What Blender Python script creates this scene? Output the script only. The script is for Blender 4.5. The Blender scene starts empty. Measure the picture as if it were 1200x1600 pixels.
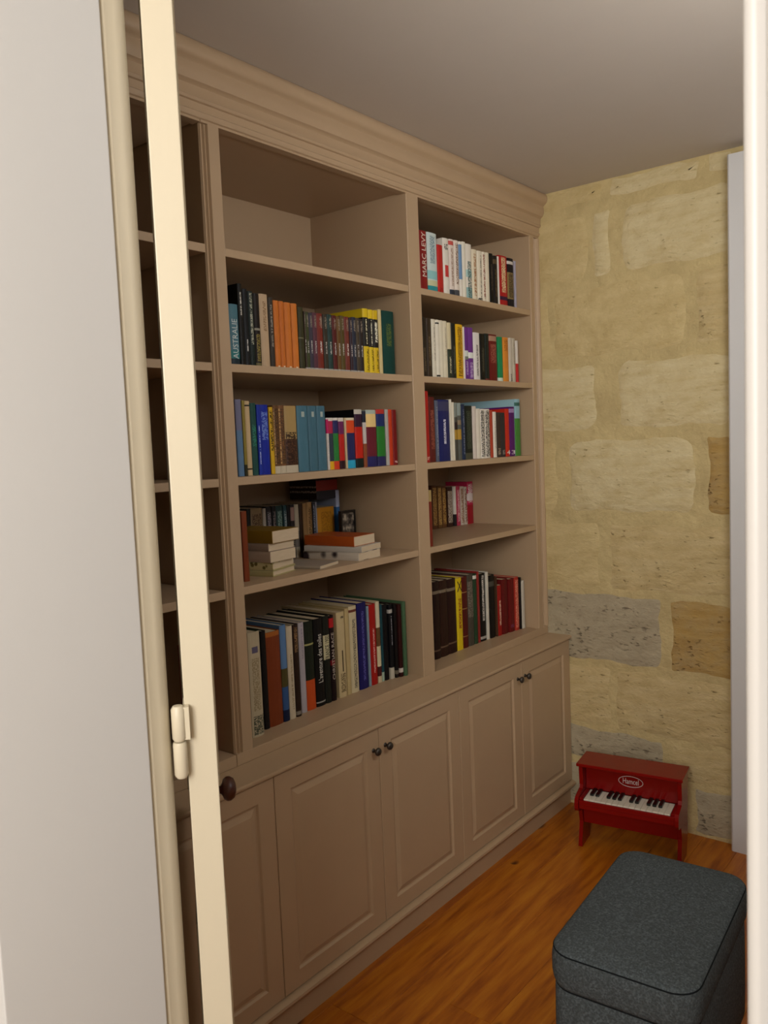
import bpy, bmesh, math, random
from mathutils import Vector, Matrix
random.seed(7)
SC = bpy.context.scene; COL = SC.collection
# ---------------------------------------------------------------- camera, light, exposure
cam = bpy.data.cameras.new('camera'); camo = bpy.data.objects.new('camera', cam); COL.objects.link(camo)
R_ = Vector((0.779353, 0.625232, -0.04116)); U_ = Vector((-0.019919, 0.090378, 0.995708)); F_ = Vector((-0.626269, 0.775188, -0.08289))
M = Matrix((R_, U_, -F_)).transposed().to_4x4(); M.translation = Vector((1.58198, 0, 1.5)); camo.matrix_world = M
cam.sensor_fit = 'VERTICAL'; cam.sensor_height = 36; cam.sensor_width = 27; cam.lens = 1287.43/1600*36
cam.clip_start = .02
cam.dof.use_dof = True; cam.dof.focus_distance = 2.6; cam.dof.aperture_fstop = 22
SC.camera = camo
SC.view_settings.view_transform = 'Standard'; SC.view_settings.look = 'None'
SC.view_settings.gamma = 1; SC.view_settings.use_curve_mapping = False
SC.view_settings.exposure = 0
w = bpy.data.worlds.new('world'); SC.world = w; w.use_nodes = True
w.node_tree.nodes['Background'].inputs[0].default_value = (.6, .7, 1, 1)
w.node_tree.nodes['Background'].inputs[1].default_value = .3
def area(name, loc, target, sx, sy, power, col):
    l = bpy.data.lights.new(name, 'AREA'); l.shape = 'RECTANGLE'; l.size = sx; l.size_y = sy; l.energy = power; l.color = col
    o = bpy.data.objects.new(name, l); COL.objects.link(o); o.location = loc
    o.rotation_euler = (Vector(target)-Vector(loc)).to_track_quat('-Z', 'Y').to_euler()
    return o
area('hall_daylight', (1.78, -1.34, 1.95), (.95, 1.5, 1.75), .9, 1.0, 53, (1, .97, .93))
area('hall_ceiling_light', (1.2, -.5, 2.5), (1.1, .1, 0), .35, .35, 2, (1, .9, .75))
area('library_fill', (1.71, 1.5, 2.0), (0.1, 3.0, 2.35), .8, .65, 15, (1, .98, .96))  # added fill light high by the right wall, out of view
# ---------------------------------------------------------------- helpers
def lin(h):
    h = h.lstrip('#'); v = [int(h[i:i+2], 16)/255 for i in (0, 2, 4)]
    return tuple((c/12.92 if c < .04045 else ((c+.055)/1.055)**2.4) for c in v)+(1,)
class NT:
    def __init__(s, name, rough=.5, spec=.5):
        s.m = bpy.data.materials.new(name); s.m.use_nodes = True; s.t = s.m.node_tree
        s.b = s.t.nodes['Principled BSDF']; s.b.inputs['Roughness'].default_value = rough
        s.b.inputs['Specular IOR Level'].default_value = spec
    def n(s, typ, **k):
        o = s.t.nodes.new(typ)
        for a, v in k.items(): setattr(o, a, v)
        return o
    def l(s, a, b): s.t.links.new(a, b)
    def inp(s, v, sock):
        if hasattr(v, 'is_linked') or isinstance(v, bpy.types.NodeSocket): s.l(v, sock)
        else: sock.default_value = v
    def math(s, op, a, b=0.0, c=None):
        o = s.n('ShaderNodeMath', operation=op); s.inp(a, o.inputs[0]); s.inp(b, o.inputs[1])
        if c is not None: s.inp(c, o.inputs[2])
        return o.outputs[0]
    def mix(s, f, a, b):
        o = s.n('ShaderNodeMix', data_type='RGBA'); s.inp(f, o.inputs[0]); s.inp(a, o.inputs[6]); s.inp(b, o.inputs[7]); return o.outputs[2]
    def coord(s, which='Object'): return s.n('ShaderNodeTexCoord').outputs[which]
    def noise(s, scale, detail=4, vec=None, sc3=None, rough=.5):
        v = vec if vec is not None else s.coord()
        if sc3:
            m = s.n('ShaderNodeMapping'); s.l(v, m.inputs[0]); m.inputs['Scale'].default_value = sc3; v = m.outputs[0]
        o = s.n('ShaderNodeTexNoise'); s.l(v, o.inputs['Vector']); o.inputs['Scale'].default_value = scale
        o.inputs['Detail'].default_value = detail; o.inputs['Roughness'].default_value = rough; return o.outputs[0]
    def ramp(s, f, stops):
        o = s.n('ShaderNodeValToRGB'); s.l(f, o.inputs[0]); e = o.color_ramp.elements
        while len(e) < len(stops): e.new(.5)
        for q, (p, c) in zip(e, stops): q.position = p; q.color = c
        return o.outputs[0]
    def bump(s, h, strength=.3, dist=.005):
        o = s.n('ShaderNodeBump'); s.l(h, o.inputs['Height']); o.inputs['Strength'].default_value = strength
        o.inputs['Distance'].default_value = dist; s.l(o.outputs[0], s.b.inputs['Normal'])
    def col(s, c): s.inp(c, s.b.inputs['Base Color']); return s
def paint(name, h, rough=.45, var=.06, bump=.12, sc=9):
    m = NT(name, rough, .4); c = lin(h); d = tuple(x*(1-var) for x in c[:3])+(1,)
    m.col(m.mix(m.noise(sc, 5), c, d)); m.bump(m.noise(220, 3), bump, .0006); return m.m
def plain(name, h, rough=.5, spec=.5, metal=0):
    m = NT(name, rough, spec); m.b.inputs['Metallic'].default_value = metal
    c = lin(h); m.col(m.mix(m.noise(40, 3), c, tuple(x*.88 for x in c[:3])+(1,))); return m.m
def obj(name, bm, mat, parent=None, loc=None, smooth=False, bevel=0, seg=2):
    if bevel:
        bmesh.ops.remove_doubles(bm, verts=bm.verts, dist=1e-6)
        ed = [e for e in bm.edges if len(e.link_faces) == 2 and e.calc_face_angle(0) > .6]
        if ed: bmesh.ops.bevel(bm, geom=ed, offset=bevel, segments=seg, affect='EDGES', profile=.6)
    bmesh.ops.recalc_face_normals(bm, faces=bm.faces)
    me = bpy.data.meshes.new(name); bm.to_mesh(me); bm.free()
    for mm in (mat if isinstance(mat, (list, tuple)) else [mat]): me.materials.append(mm)
    if smooth:
        for p in me.polygons: p.use_smooth = True
        try: me.set_sharp_from_angle(angle=math.radians(smooth if smooth is not True else 40))
        except Exception: pass
    o = bpy.data.objects.new(name, me); COL.objects.link(o)
    if parent: o.parent = parent
    if loc: o.location = loc
    return o
def empty(name, loc=(0, 0, 0), rz=0):
    o = bpy.data.objects.new(name, None); COL.objects.link(o); o.location = loc; o.rotation_euler = (0, 0, rz)
    o.empty_display_size = .05; return o
def tag(o, label, cat, group=None):
    o['label'] = label; o['category'] = cat
    if group: o['group'] = group
    return o
def struct(o): o['kind'] = 'structure'; return o
def box(bm, x0, x1, y0, y1, z0, z1):
    v = [bm.verts.new(c) for c in ((x0, y0, z0), (x1, y0, z0), (x1, y1, z0), (x0, y1, z0), (x0, y0, z1), (x1, y0, z1), (x1, y1, z1), (x0, y1, z1))]
    for f in ((0, 3, 2, 1), (4, 5, 6, 7), (0, 1, 5, 4), (1, 2, 6, 5), (2, 3, 7, 6), (3, 0, 4, 7)): bm.faces.new([v[i] for i in f])
def B(*a):
    bm = bmesh.new(); box(bm, *a); return bm
def prism(pts, a, b, axis):
    """closed 2D outline extruded along axis: 'x' pts=(y,z); 'y' pts=(x,z); 'z' pts=(x,y)"""
    f = {'x': lambda p, t: (t, p[0], p[1]), 'y': lambda p, t: (p[0], t, p[1]), 'z': lambda p, t: (p[0], p[1], t)}[axis]
    bm = bmesh.new(); A = [bm.verts.new(f(p, a)) for p in pts]; Z = [bm.verts.new(f(p, b)) for p in pts]
    n = len(pts)
    for i in range(n): bm.faces.new((A[i], A[(i+1) % n], Z[(i+1) % n], Z[i]))
    bm.faces.new(A); bm.faces.new(Z[::-1]); return bm
def lathe(bm, prof, n=24, mat=Matrix()):
    """prof=(r,h) turned about local z"""
    rings = []
    for r, h in prof:
        if r < 1e-6: rings.append([bm.verts.new(mat @ Vector((0, 0, h)))])
        else: rings.append([bm.verts.new(mat @ Vector((r*math.cos(2*math.pi*i/n), r*math.sin(2*math.pi*i/n), h))) for i in range(n)])
    for a, b in zip(rings, rings[1:]):
        for i in range(n):
            j = (i+1) % n
            if len(a) == 1 and len(b) == 1: continue
            if len(a) == 1: bm.faces.new((a[0], b[i], b[j]))
            elif len(b) == 1: bm.faces.new((a[i], a[j], b[0]))
            else: bm.faces.new((a[i], a[j], b[j], b[i]))
def text(name, body, size, mat, parent, M, maxw=None):
    cu = bpy.data.curves.new(name, 'FONT'); cu.body = body; cu.size = size; cu.extrude = .0002
    cu.align_x = 'CENTER'; cu.align_y = 'CENTER'; cu.resolution_u = 2
    t = bpy.data.objects.new(name, cu); COL.objects.link(t); bpy.context.view_layer.update()
    me = bpy.data.meshes.new_from_object(t.evaluated_get(bpy.context.evaluated_depsgraph_get()))
    bpy.data.objects.remove(t)
    xs = [v.co.x for v in me.vertices]; wd = max(xs)-min(xs)
    k = maxw/wd if maxw else 1
    me.transform(M @ Matrix.Diagonal((k, 1, 1, 1)))
    me.materials.clear(); me.materials.append(mat)
    o = bpy.data.objects.new(name, me); COL.objects.link(o); o.parent = parent; return o
# ---------------------------------------------------------------- materials
TAUPE = paint('taupe paint', '#b59a7a', .42)
CEIL = paint('ceiling paint', '#cbc2b6', .8, .04)
JAMB = paint('grey white paint', '#d5d4d2', .6, .03, .1, 3)
CREAM = paint('cream gloss paint', '#d8cdb4', .35, .03)
WHITE = paint('white casing paint', '#b9b5b0', .4, .02)
HALLW = paint('hall wall paint', '#cdc6ba', .8)
MORTAR = NT('lime mortar', .9, .2)
MORTAR.col(MORTAR.mix(MORTAR.ramp(MORTAR.noise(9, 8, rough=.65), [(.35, (0, 0, 0, 1)), (.65, (1, 1, 1, 1))]), lin('#cdb986'), lin('#bba777'))); MORTAR.bump(MORTAR.noise(11, 8, rough=.62), .8, .022); MORTAR = MORTAR.m
def stone_mat(name, a, b, spots, spotamt, streak=None, bumpd=.01):
    m = NT(name, .9, .2); v = m.coord('Object')
    base = m.mix(m.ramp(m.noise(9, 8, v, (1, 1, 1.8), .65), [(.35, (0, 0, 0, 1)), (.65, (1, 1, 1, 1))]), lin(a), lin(b))
    band = m.math('SMOOTHSTEP', m.noise(3, 5, v, (2, 1, 14)), .45, .75) if False else m.ramp(m.noise(3, 6, v, (2, 1, 12)), [(.42, (0, 0, 0, 1)), (.7, (1, 1, 1, 1))])
    if streak: base = m.mix(m.math('MULTIPLY', band, .6), base, lin(streak))
    sp = m.ramp(m.noise(38, 3, v, (1, 1, 2.6)), [(.66-spotamt, (0, 0, 0, 1)), (.74-spotamt, (1, 1, 1, 1))])
    reg = m.ramp(m.noise(5, 3, v, (1, 1, 3)), [(.45, (0, 0, 0, 1)), (.6, (1, 1, 1, 1))])
    f = m.math('MULTIPLY', sp, reg)
    m.col(m.mix(m.math('MULTIPLY', f, .7), base, lin(spots)))
    m.bump(m.math('SUBTRACT', m.noise(11, 9, v, (1, 1, 1.5), .64), m.math('MULTIPLY', f, .3)), .75, bumpd*1.8); return m.m
STONE = [stone_mat('honey limestone', '#d1bd8b', '#c0aa77', '#a08a58', 0),
         stone_mat('pale limestone', '#d4c498', '#c4b080', '#9c8858', .02, '#ddd0a8'),
         stone_mat('streaked limestone', '#ccb684', '#b9a372', '#6c5a34', .04, '#d6c496'),
         stone_mat('grey limestone', '#b5a88c', '#a2957a', '#5c5040', .09, '#b0a488'),
         stone_mat('rusty limestone', '#b89858', '#b29a6c', '#5c3c14', .07, '#a07c40')]
WOOD = NT('honey pine planks', .38, .5)
_v = WOOD.coord('Object'); _r = WOOD.n('ShaderNodeObjectInfo').outputs['Random']
_mp = WOOD.n('ShaderNodeVectorMath', operation='ADD'); WOOD.l(_v, _mp.inputs[0])
_cx = WOOD.n('ShaderNodeCombineXYZ'); WOOD.l(WOOD.math('MULTIPLY', _r, 37.0), _cx.inputs[0]); WOOD.l(WOOD.math('MULTIPLY', _r, 11.0), _cx.inputs[1]); WOOD.l(_cx.outputs[0], _mp.inputs[1])
_g = WOOD.noise(5, 6, _mp.outputs[0], (7, .7, 1), .6)
_c = WOOD.ramp(_g, [(.3, lin('#86400a')), (.5, lin('#b06412')), (.72, lin('#c57e1e'))])
_vo = WOOD.n('ShaderNodeTexVoronoi', voronoi_dimensions='2D'); _m2 = WOOD.n('ShaderNodeMapping'); WOOD.l(_mp.outputs[0], _m2.inputs[0]); _m2.inputs['Scale'].default_value = (6.5, 2.8, 1)
WOOD.l(_m2.outputs[0], _vo.inputs['Vector']); _vo.inputs['Scale'].default_value = 1
_k = WOOD.ramp(_vo.outputs['Distance'], [(.03, (1, 1, 1, 1)), (.1, (0, 0, 0, 1))])
WOOD.col(WOOD.mix(WOOD.math('MULTIPLY', WOOD.math('MULTIPLY', _k, .85), WOOD.math('GREATER_THAN', WOOD.noise(2.3, 2, _mp.outputs[0]), .5)), WOOD.mix(WOOD.math('MULTIPLY', WOOD.math('SUBTRACT', _r, .3), .5), _c, lin('#8c4208')), lin('#35140a')))
WOOD.bump(WOOD.noise(40, 4, _v, (3, .4, 1)), .1, .001); WOOD = WOOD.m
# ---------------------------------------------------------------- setting
XR, YD, YH, YE, H = 1.75, .58, .393, 3.0, 2.443
HX0, HX1, HY0, HH = .2, 2.6, -1.5, 2.62
fl = struct(obj('floor', B(-.43, XR, .36, YE+.02, -.06, -.012), plain('floor bed', '#2a1408', .9)))
px = -.02; k = 0
while px < XR:
    wdt = .128; x1 = min(px+wdt, XR); y = .36+((k*.73) % 1.1)-1.1
    while y < YE:
        y2 = y+1.35+.35*((k*7) % 3)/2; a, b = max(y, .36), min(y2, YE)
        if b-a > .05:
            o = obj('plank', B(-(x1-px)/2+.0004, (x1-px)/2-.0004, -(b-a)/2+.0006, (b-a)/2-.0006, -.0119, 0), WOOD, fl, ((px+x1)/2, (a+b)/2, 0), bevel=.0008, seg=1)
        y = y2
    px += wdt; k += 1
struct(obj('ceiling', B(-.45, XR+.02, YD-.02, YE+.02, H, H+.05), CEIL))
struct(obj('wall_left', B(-.5, -.432, YD-.1, YE+.05, 0, H), TAUPE))
# right wall with an unseen window opening, added to match the library light
ww = bmesh.new(); wy0, wy1, wz0, wz1 = 1.02, 1.98, 1.55, 2.38
box(ww, XR, XR+.2, YD-.1, wy0, 0, H); box(ww, XR, XR+.2, wy1, YE, 0, H); box(ww, XR, XR+.2, wy0, wy1, 0, wz0); box(ww, XR, XR+.2, wy0, wy1, wz1, H)
struct(obj('wall_right', ww, HALLW))
wf = bmesh.new()
for q in ((wy0, wy0+.05, wz0, wz1), (wy1-.05, wy1, wz0, wz1), (wy0+.05, wy1-.05, wz0, wz0+.05), (wy0+.05, wy1-.05, wz1-.05, wz1), (wy0+.05, wy1-.05, 1.88, 1.91)):
    box(wf, XR+.05, XR+.1, *q)
win = struct(obj('added_window_1', wf, WHITE))
gl = NT('window glass', .05); gl.b.inputs['Transmission Weight'].default_value = 1; gl.col((.95, .97, 1, 1))
obj('pane', B(XR+.072, XR+.076, wy0+.05, wy1-.05, wz0+.05, 1.88), gl.m, win); obj('pane', B(XR+.072, XR+.076, wy0+.05, wy1-.05, 1.91, wz1-.05), gl.m, win)
# stone end wall: mortar bed and stones set in it
we = struct(obj('wall_back', B(-.5, XR, YE, YE+.25, -.06, H), MORTAR))
def stone(x0, x1, z0, z1, mi, seed, proud=.006, tilt=0):
    proud *= .85
    rnd = random.Random(seed); w_, h_ = x1-x0, z1-z0; bm = bmesh.new(); n = 9
    per = []; r = min(w_, h_)*(.14 if z0 > 1.1 else .05)
    def corner(cx, cz, a0):
        for i in range(4):
            a = a0+i*math.pi/6; per.append((cx+r*math.cos(a), cz+r*math.sin(a)))
    def side(pa, pb, m):
        for i in range(1, m): per.append((pa[0]+(pb[0]-pa[0])*i/m, pa[1]+(pb[1]-pa[1])*i/m))
    W2, H2 = w_/2, h_/2; mh = max(2, int(w_/.03)); mv = max(2, int(h_/.03))
    corner(W2-r, H2-r, 0); side((W2-r, H2), (-W2+r, H2), mh); corner(-W2+r, H2-r, math.pi/2); side((-W2, H2-r), (-W2, -H2+r), mv)
    corner(-W2+r, -H2+r, math.pi); side((-W2+r, -H2), (W2-r, -H2), mh); corner(W2-r, -H2+r, 1.5*math.pi); side((W2, -H2+r), (W2, H2-r), mv)
    ph = [rnd.uniform(0, 6.28) for _ in range(4)]
    jit = [(.005*math.sin(p[1]*31+ph[0])+.002*math.sin(p[1]*97+ph[1])+rnd.uniform(-.0012, .0012), .005*math.sin(p[0]*27+ph[2])+.002*math.sin(p[0]*83+ph[3])+rnd.uniform(-.0012, .0012)) for p in per]
    def ring(s, y):
        return [bm.verts.new(((p[0]+j[0])*(1-s/W2*1.0) if True else 0, y, (p[1]+j[1])*(1-s/H2)+tilt*p[0])) for p, j in zip(per, jit)]
    r0, r1, r2, r3 = ring(-.001, .02), ring(0, .0005), ring(.010, -proud*.55), ring(min(.034, W2*.5), -proud)
    for a, b in ((r0, r1), (r1, r2), (r2, r3)):
        for i in range(len(a)): bm.faces.new((a[i], a[(i+1) % len(a)], b[(i+1) % len(a)], b[i]))
    bm.faces.new(r3)
    obj('stone', bm, STONE[mi], we, ((x0+x1)/2, YE, (z0+z1)/2), smooth=60)
rows = [(2.375, 2.437, [(-.2, .26, 0), (.30, .62, 1), (.65, .9, 1)], .004), (2.10, 2.335, [(-.1, .206, 0), (.227, .292, 1), (.343, .735, 1)], .004),
        (1.805, 2.06, [(-.1, .036, 0), (.062, .57, 0), (.612, .9, 2)], .005), (1.52, 1.765, [(-.1, .225, 1), (.32, .9, 1)], .004),
        (1.205, 1.478, [(-.1, .055, 0), (.112, .597, 1), (.646, .9, 4)], .006), (.905, 1.155, [(-.1, .227, 0), (.275, .9, 2)], .004),
        (.612, .878, [(-.1, .466, 3), (.507, .9, 4)], .003), (.352, .585, [(-.1, .262, 2), (.288, .9, 2)], .004),
        (.20, .332, [(-.1, .466, 3), (.50, .9, 2)], .003), (.012, .18, [(-.1, .30, 3), (.335, .56, 3), (.59, .9, 3)], .003)]
sd = 0
for z0, z1, l, pr in rows:
    for x0, x1, mi in l:
        sd += 1; x0 = max(x0, -.1)
        if x1 > .725: x1 = .729
        stone(x0, x1, z0, z1, mi, sd, pr, 0)
# casing and leaf of the second door in the end wall
d2 = struct(obj('door_2', prism([(.73, 3.0), (.73, 2.952), (.735, 2.948), (.79, 2.948), (.795, 2.956), (.80, 2.956), (.80, 3.0)], 0, 2.41, 'z'), JAMB, bevel=0))
obj('casing', B(.80, 1.62, 2.952, 3.0, 2.33, 2.41), JAMB, d2); obj('casing', B(1.62, 1.69, 2.948, 3.0, 0, 2.41), JAMB, d2)
lf = obj('door_leaf', B(.80, 1.62, 2.975, 2.999, .006, 2.33), JAMB, d2)
for z0, z1 in ((.2, .95), (1.1, 2.15)): obj('panel', B(.93, 1.49, 2.967, 2.975, z0, z1), JAMB, lf, bevel=.006)
# doorway wall: masonry, grey lining, mouldings on the hall side
DX0, DX1, DH = .726, 1.4772, 2.36
wb = bmesh.new(); box(wb, -.5, DX0-.02, YH, YD, 0, HH); box(wb, DX1+.02, HX1, YH, YD, 0, HH); box(wb, DX0-.02, DX1+.02, YH, YD, DH+.02, HH)
struct(obj('wall_front', wb, HALLW))
struct(obj('trim_1', B(DX0-.02, DX0, YH-.012, YD, 0, DH), JAMB, bevel=.0015))
struct(obj('trim_2', B(DX1, DX1+.02, YH-.001, YD, 0, DH), WHITE, bevel=.0015))
struct(obj('trim_3', B(DX0-.02, DX1+.02, YH-.012, YD, DH, DH+.02), JAMB))
def arc(cx, cy, r, a0, a1, n=6): return [(cx+r*math.cos(math.radians(a0+(a1-a0)*i/n)), cy+r*math.sin(math.radians(a0+(a1-a0)*i/n))) for i in range(n+1)]
# left architrave (hall side) and right architrave with its bead and groove
la = [(DX0-.02, YH), (DX0-.02, YH-.014), (DX0-.03, YH-.02), (DX0-.06, YH-.02), (DX0-.066, YH-.014), (DX0-.10, YH-.024), (DX0-.11, YH-.02), (DX0-.11, YH)]
struct(obj('trim_4', prism(la, 0, DH+.08, 'z'), WHITE, smooth=30))
y = YH
ra = [(DX1, y), (DX1, y-.006)]+arc(DX1+.0045, y-.006, .0045, 180, 300, 6)+[(DX1+.0085, y-.0078), (DX1+.0105, y-.0072)]+arc(DX1+.0145, y-.010, .0042, 200, 300, 5)+[(DX1+.03, y-.016), (DX1+.06, y-.018), (DX1+.066, y-.012), (DX1+.075, y-.02), (DX1+.084, y-.016), (DX1+.084, y)]
struct(obj('trim_5', prism(ra, 0, DH+.08, 'z'), WHITE, smooth=50))
struct(obj('trim_6', B(DX0-.11, DX1+.084, YH-.018, YH, DH+.02, DH+.1), WHITE, bevel=.003))
# hall behind the camera
struct(obj('floor_hall', B(HX0, HX1, HY0, YH-.0, -.05, 0), plain('hall floor boards', '#9c7448', .5)))
struct(obj('ceiling_hall', B(HX0-.1, HX1+.1, HY0-.1, YH, HH, HH+.05), CEIL))
struct(obj('wall_hall_left', B(HX0-.1, HX0, HY0, YH, 0, HH), HALLW)); struct(obj('wall_hall_right', B(HX1, HX1+.1, HY0, YH, 0, HH), HALLW))
struct(obj('wall_hall_back', B(HX0-.1, HX1+.1, HY0-.1, HY0, 0, HH), HALLW))
w2 = bmesh.new()
for q in ((1.24, 1.30, 1.35, 2.53), (2.26, 2.32, 1.35, 2.53), (1.30, 2.26, 1.35, 1.41), (1.30, 2.26, 2.47, 2.53), (1.765, 1.795, 1.41, 2.47)): box(w2, q[0], q[1], HY0, HY0+.03, q[2], q[3])
w2o = struct(obj('added_window_2', w2, WHITE))  # unseen window frame added on the solid wall to back the hall light
for q in ((1.30, 1.765), (1.795, 2.26)): obj('pane', B(q[0], q[1], HY0+.001, HY0+.008, 1.41, 2.47), gl.m, w2o)
# ---------------------------------------------------------------- open door leaf on the left
fr = [(.640, .581), (.722, .581)]+arc(.7175, .5875, .0055, -60, 30, 4)+[(.7235, .600), (.7225, .612), (.7175, .6185), (.640, .6185)]
struct(obj('trim_7', prism(fr, 0, DH, 'z'), CREAM, smooth=35))
fr2 = [(1.56, .581), (1.478, .581), (1.478, .6185), (1.56, .6185)]
struct(obj('trim_8', prism(fr2, 0, DH, 'z'), CREAM)); struct(obj('trim_9', B(.64, 1.56, .581, .6185, DH, DH+.07), CREAM))
AZ = math.radians(52.36); PX, PY = 1.58198-1.065*math.sin(math.radians(53.40)), 1.065*math.cos(math.radians(53.40))
door = empty('door_1', (PX, PY, 0), math.radians(90)+AZ)      # local x runs along the leaf, local -y is its visible right hand face
struct(door)
TH = .0377; LW, LH = .725, 2.33
leaf = obj('door_leaf', B(0, LW, -TH, 0, .008, LH), CREAM, door, bevel=.0015)
for s_, yy in ((1, 0), (-1, -TH)):
    for z0, z1 in ((.22, .82), (1.02, 2.12)):
        bm = bmesh.new()
        for a in ((.11, .125, z0, z1), (LW-.125, LW-.11, z0, z1), (.125, LW-.125, z0, z0+.015), (.125, LW-.125, z1-.015, z1)):
            box(bm, a[0], a[1], yy, yy+s_*.004, a[2], a[3])
        obj('panel_moulding', bm, CREAM, leaf)
knob = empty('door_knob', (0, 0, 0)); knob.parent = door
KN = plain('dark turned wood', '#4a2418', .35, .5)
for s_, yy in ((-1, -TH),):
    Mk = Matrix.Translation((.655, yy, .789)) @ Matrix.Rotation(math.radians(90*(1 if s_ < 0 else -1)), 4, 'X')
    bm = bmesh.new(); lathe(bm, [(0, 0), (.02, 0), (.021, .003), (.016, .006), (.009, .008), (.0085, .014), (.012, .017), (.020, .020), (.0250, .027), (.0250, .034), (.020, .042), (.010, .046), (0, .047)], 28, Mk)
    o = obj('knob', bm, KN, knob, smooth=60)
hg = empty('hinge', (0, 0, 0)); hg.parent = door
hx = Vector((1.58198-1.055*math.sin(math.radians(53.83)), 1.055*math.cos(math.radians(53.83)), 0))
inv = (Matrix.Translation((PX, PY, 0)) @ Matrix.Rotation(math.radians(90)+AZ, 4, 'Z')).inverted()
hl = inv @ hx
for z0, z1, cap in ((1.1345, 1.181, 1), (1.086, 1.1335, 0)):
    bm = bmesh.new(); r = .0088
    pr = [(0, z0), (r*.75, z0+.0005), (r, z0+.004), (r, z1-.005), (r*.7, z1-.0008), (0, z1)] if cap else [(0, z0), (r*.7, z0+.0008), (r, z0+.005), (r, z1-.003), (r*.9, z1), (0, z1)]
    lathe(bm, pr, 20, Matrix.Translation((hl.x, hl.y, 0))); obj('knuckle', bm, CREAM, hg, smooth=50)
obj('leaf_plate', B(hl.x-.004, .03, -.006, .0015, 1.136, 1.178), CREAM, hg, bevel=.0006)
# ---------------------------------------------------------------- bookcase: upper units, cornice
S_ = [1.9943, 1.7128, 1.4301, 1.1508]; ZB, ZC, TOP = .7314, .7005, 2.2824
XBK = -.415
def unit(y0, y1, edges, label, left_mould, right_mould):
    """edges: list of (ya, yb) compartments"""
    t = tag(empty('bookcase', (0, (y0+y1)/2, ZC)), label, 'bookcase', None); oy = (y0+y1)/2
    def P(name, bm, **k):
        bm.transform(Matrix.Translation((0, -oy, -ZC))); return obj(name, bm, TAUPE, t, **k)
    P('back_panel', B(XBK-.012, XBK, y0+.002, y1-.002, ZC, 2.36))
    P('bottom_board', B(XBK, .0, y0+.0005, y1-.0005, ZC+.0002, ZB), bevel=.002)
    P('top_panel', B(XBK, -.03, y0+.002, y1-.002, TOP, TOP+.02))
    P('frieze', B(-.028, -.001, y0+.0005, y1-.0005, TOP-.004, 2.44))
    for ya, yb in edges:
        for z in S_: P('shelf', B(XBK+.0003, -.003, ya+.0004, yb-.0004, z-.0205, z), bevel=.0015)
    cuts = [y0]+[v for e in edges for v in e]+[y1]
    for a, b in zip(cuts[::2], cuts[1::2]):
        if b-a > .004:
            P('side_panel', B(XBK, -.02, a+.0006, b, ZB, TOP))
            if a == y0 and left_mould:
                pts = [(-.02, a), (-.011, a), (-.006, a+.003), (-.009, a+.006), (-.009, a+.009), (-.003, a+.012), (-.007, a+.016), (-.007, a+.018), (0, a+.021), (0, b-.002), (-.002, b), (-.02, b)]
            elif b == y1 and right_mould:
                a2 = a+.03
                pts = [(-.02, a), (-.002, a), (0, a+.002), (0, a2), (-.010, a2+.004), (-.010, a2+.010), (-.004, a2+.015), (-.009, a2+.02), (-.009, a2+.028), (-.002, a2+.033), (.002, b-.006), (.002, b), (-.02, b)]
            else: pts = [(-.02, a), (-.002, a), (0, a+.002), (0, b-.002), (-.002, b), (-.02, b)]
            P('stile', prism(pts, ZB, TOP-.0045, 'z'), smooth=30)
    return t
A1, A2, B1, B2, C1, L = 1.3263, 1.3826, 2.1327, 2.1959, 2.9227, 2.998
unit(.625, A1-.0005, [(.665, A1-.004)], 'taupe painted bookcase unit left of the moulded pilaster, mostly hidden by the open door', False, False)
unit(A1, L, [(A2, B1), (B2, C1)], 'taupe painted two bay bookcase unit beside the stone wall', True, True)
cp = [(-.03, 2.300), (-.001, 2.284), (.003, 2.286), (.006, 2.292), (.007, 2.297), (.004, 2.300), (.004, 2.318), (.009, 2.320), (.012, 2.326), (.010, 2.331), (.010, 2.352), (.014, 2.356), (.020, 2.359), (.0235, 2.366), (.026, 2.374), (.0265, 2.384), (.025, 2.396), (.028, 2.400), (.034, 2.403), (.040, 2.410), (.0425, 2.419), (.0425, 2.430), (.039, 2.438), (.034, 2.4425), (-.03, 2.4425)]
bm = prism(cp, .625, L, 'y'); bm.transform(Matrix.Translation((0, -1.8, -2.3)))
tag(obj('cornice', bm, TAUPE, None, (0, 1.8, 2.3), smooth=28), 'stepped taupe cornice moulding running along the ceiling over the bookcase', 'moulding')
# worktop ledge, base cabinets, plinth
tp = [(-.42, .6868), (.0990, .6868), (.1020, .6885), (.1034, .692), (.1034, .695), (.1020, .699), (.0990, .7003), (-.42, .7003)]
bm = prism(tp, .625, L, 'y'); bm.transform(Matrix.Translation((0, -1.8, -.6868)))
tag(obj('worktop', bm, TAUPE, None, (0, 1.8, .6868), smooth=30), 'long narrow taupe ledge on top of the base cabinets, under the bookshelves', 'worktop')
pp = [(-.40, 0), (.0838, 0), (.0838, .068), (.090, .071), (.094, .075), (.106, .079), (.110, .085), (.109, .092), (.103, .0965), (.095, .0985), (-.40, .0985)]
bm = prism(pp, .625, L, 'y'); bm.transform(Matrix.Translation((0, -1.8, 0)))
tag(obj('plinth', bm, TAUPE, None, (0, 1.8, 0), smooth=30), 'taupe moulded plinth along the floor beneath the cabinets', 'plinth')
KM = plain('burnished bronze', '#4c4640', .38, .6, .7)
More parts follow.
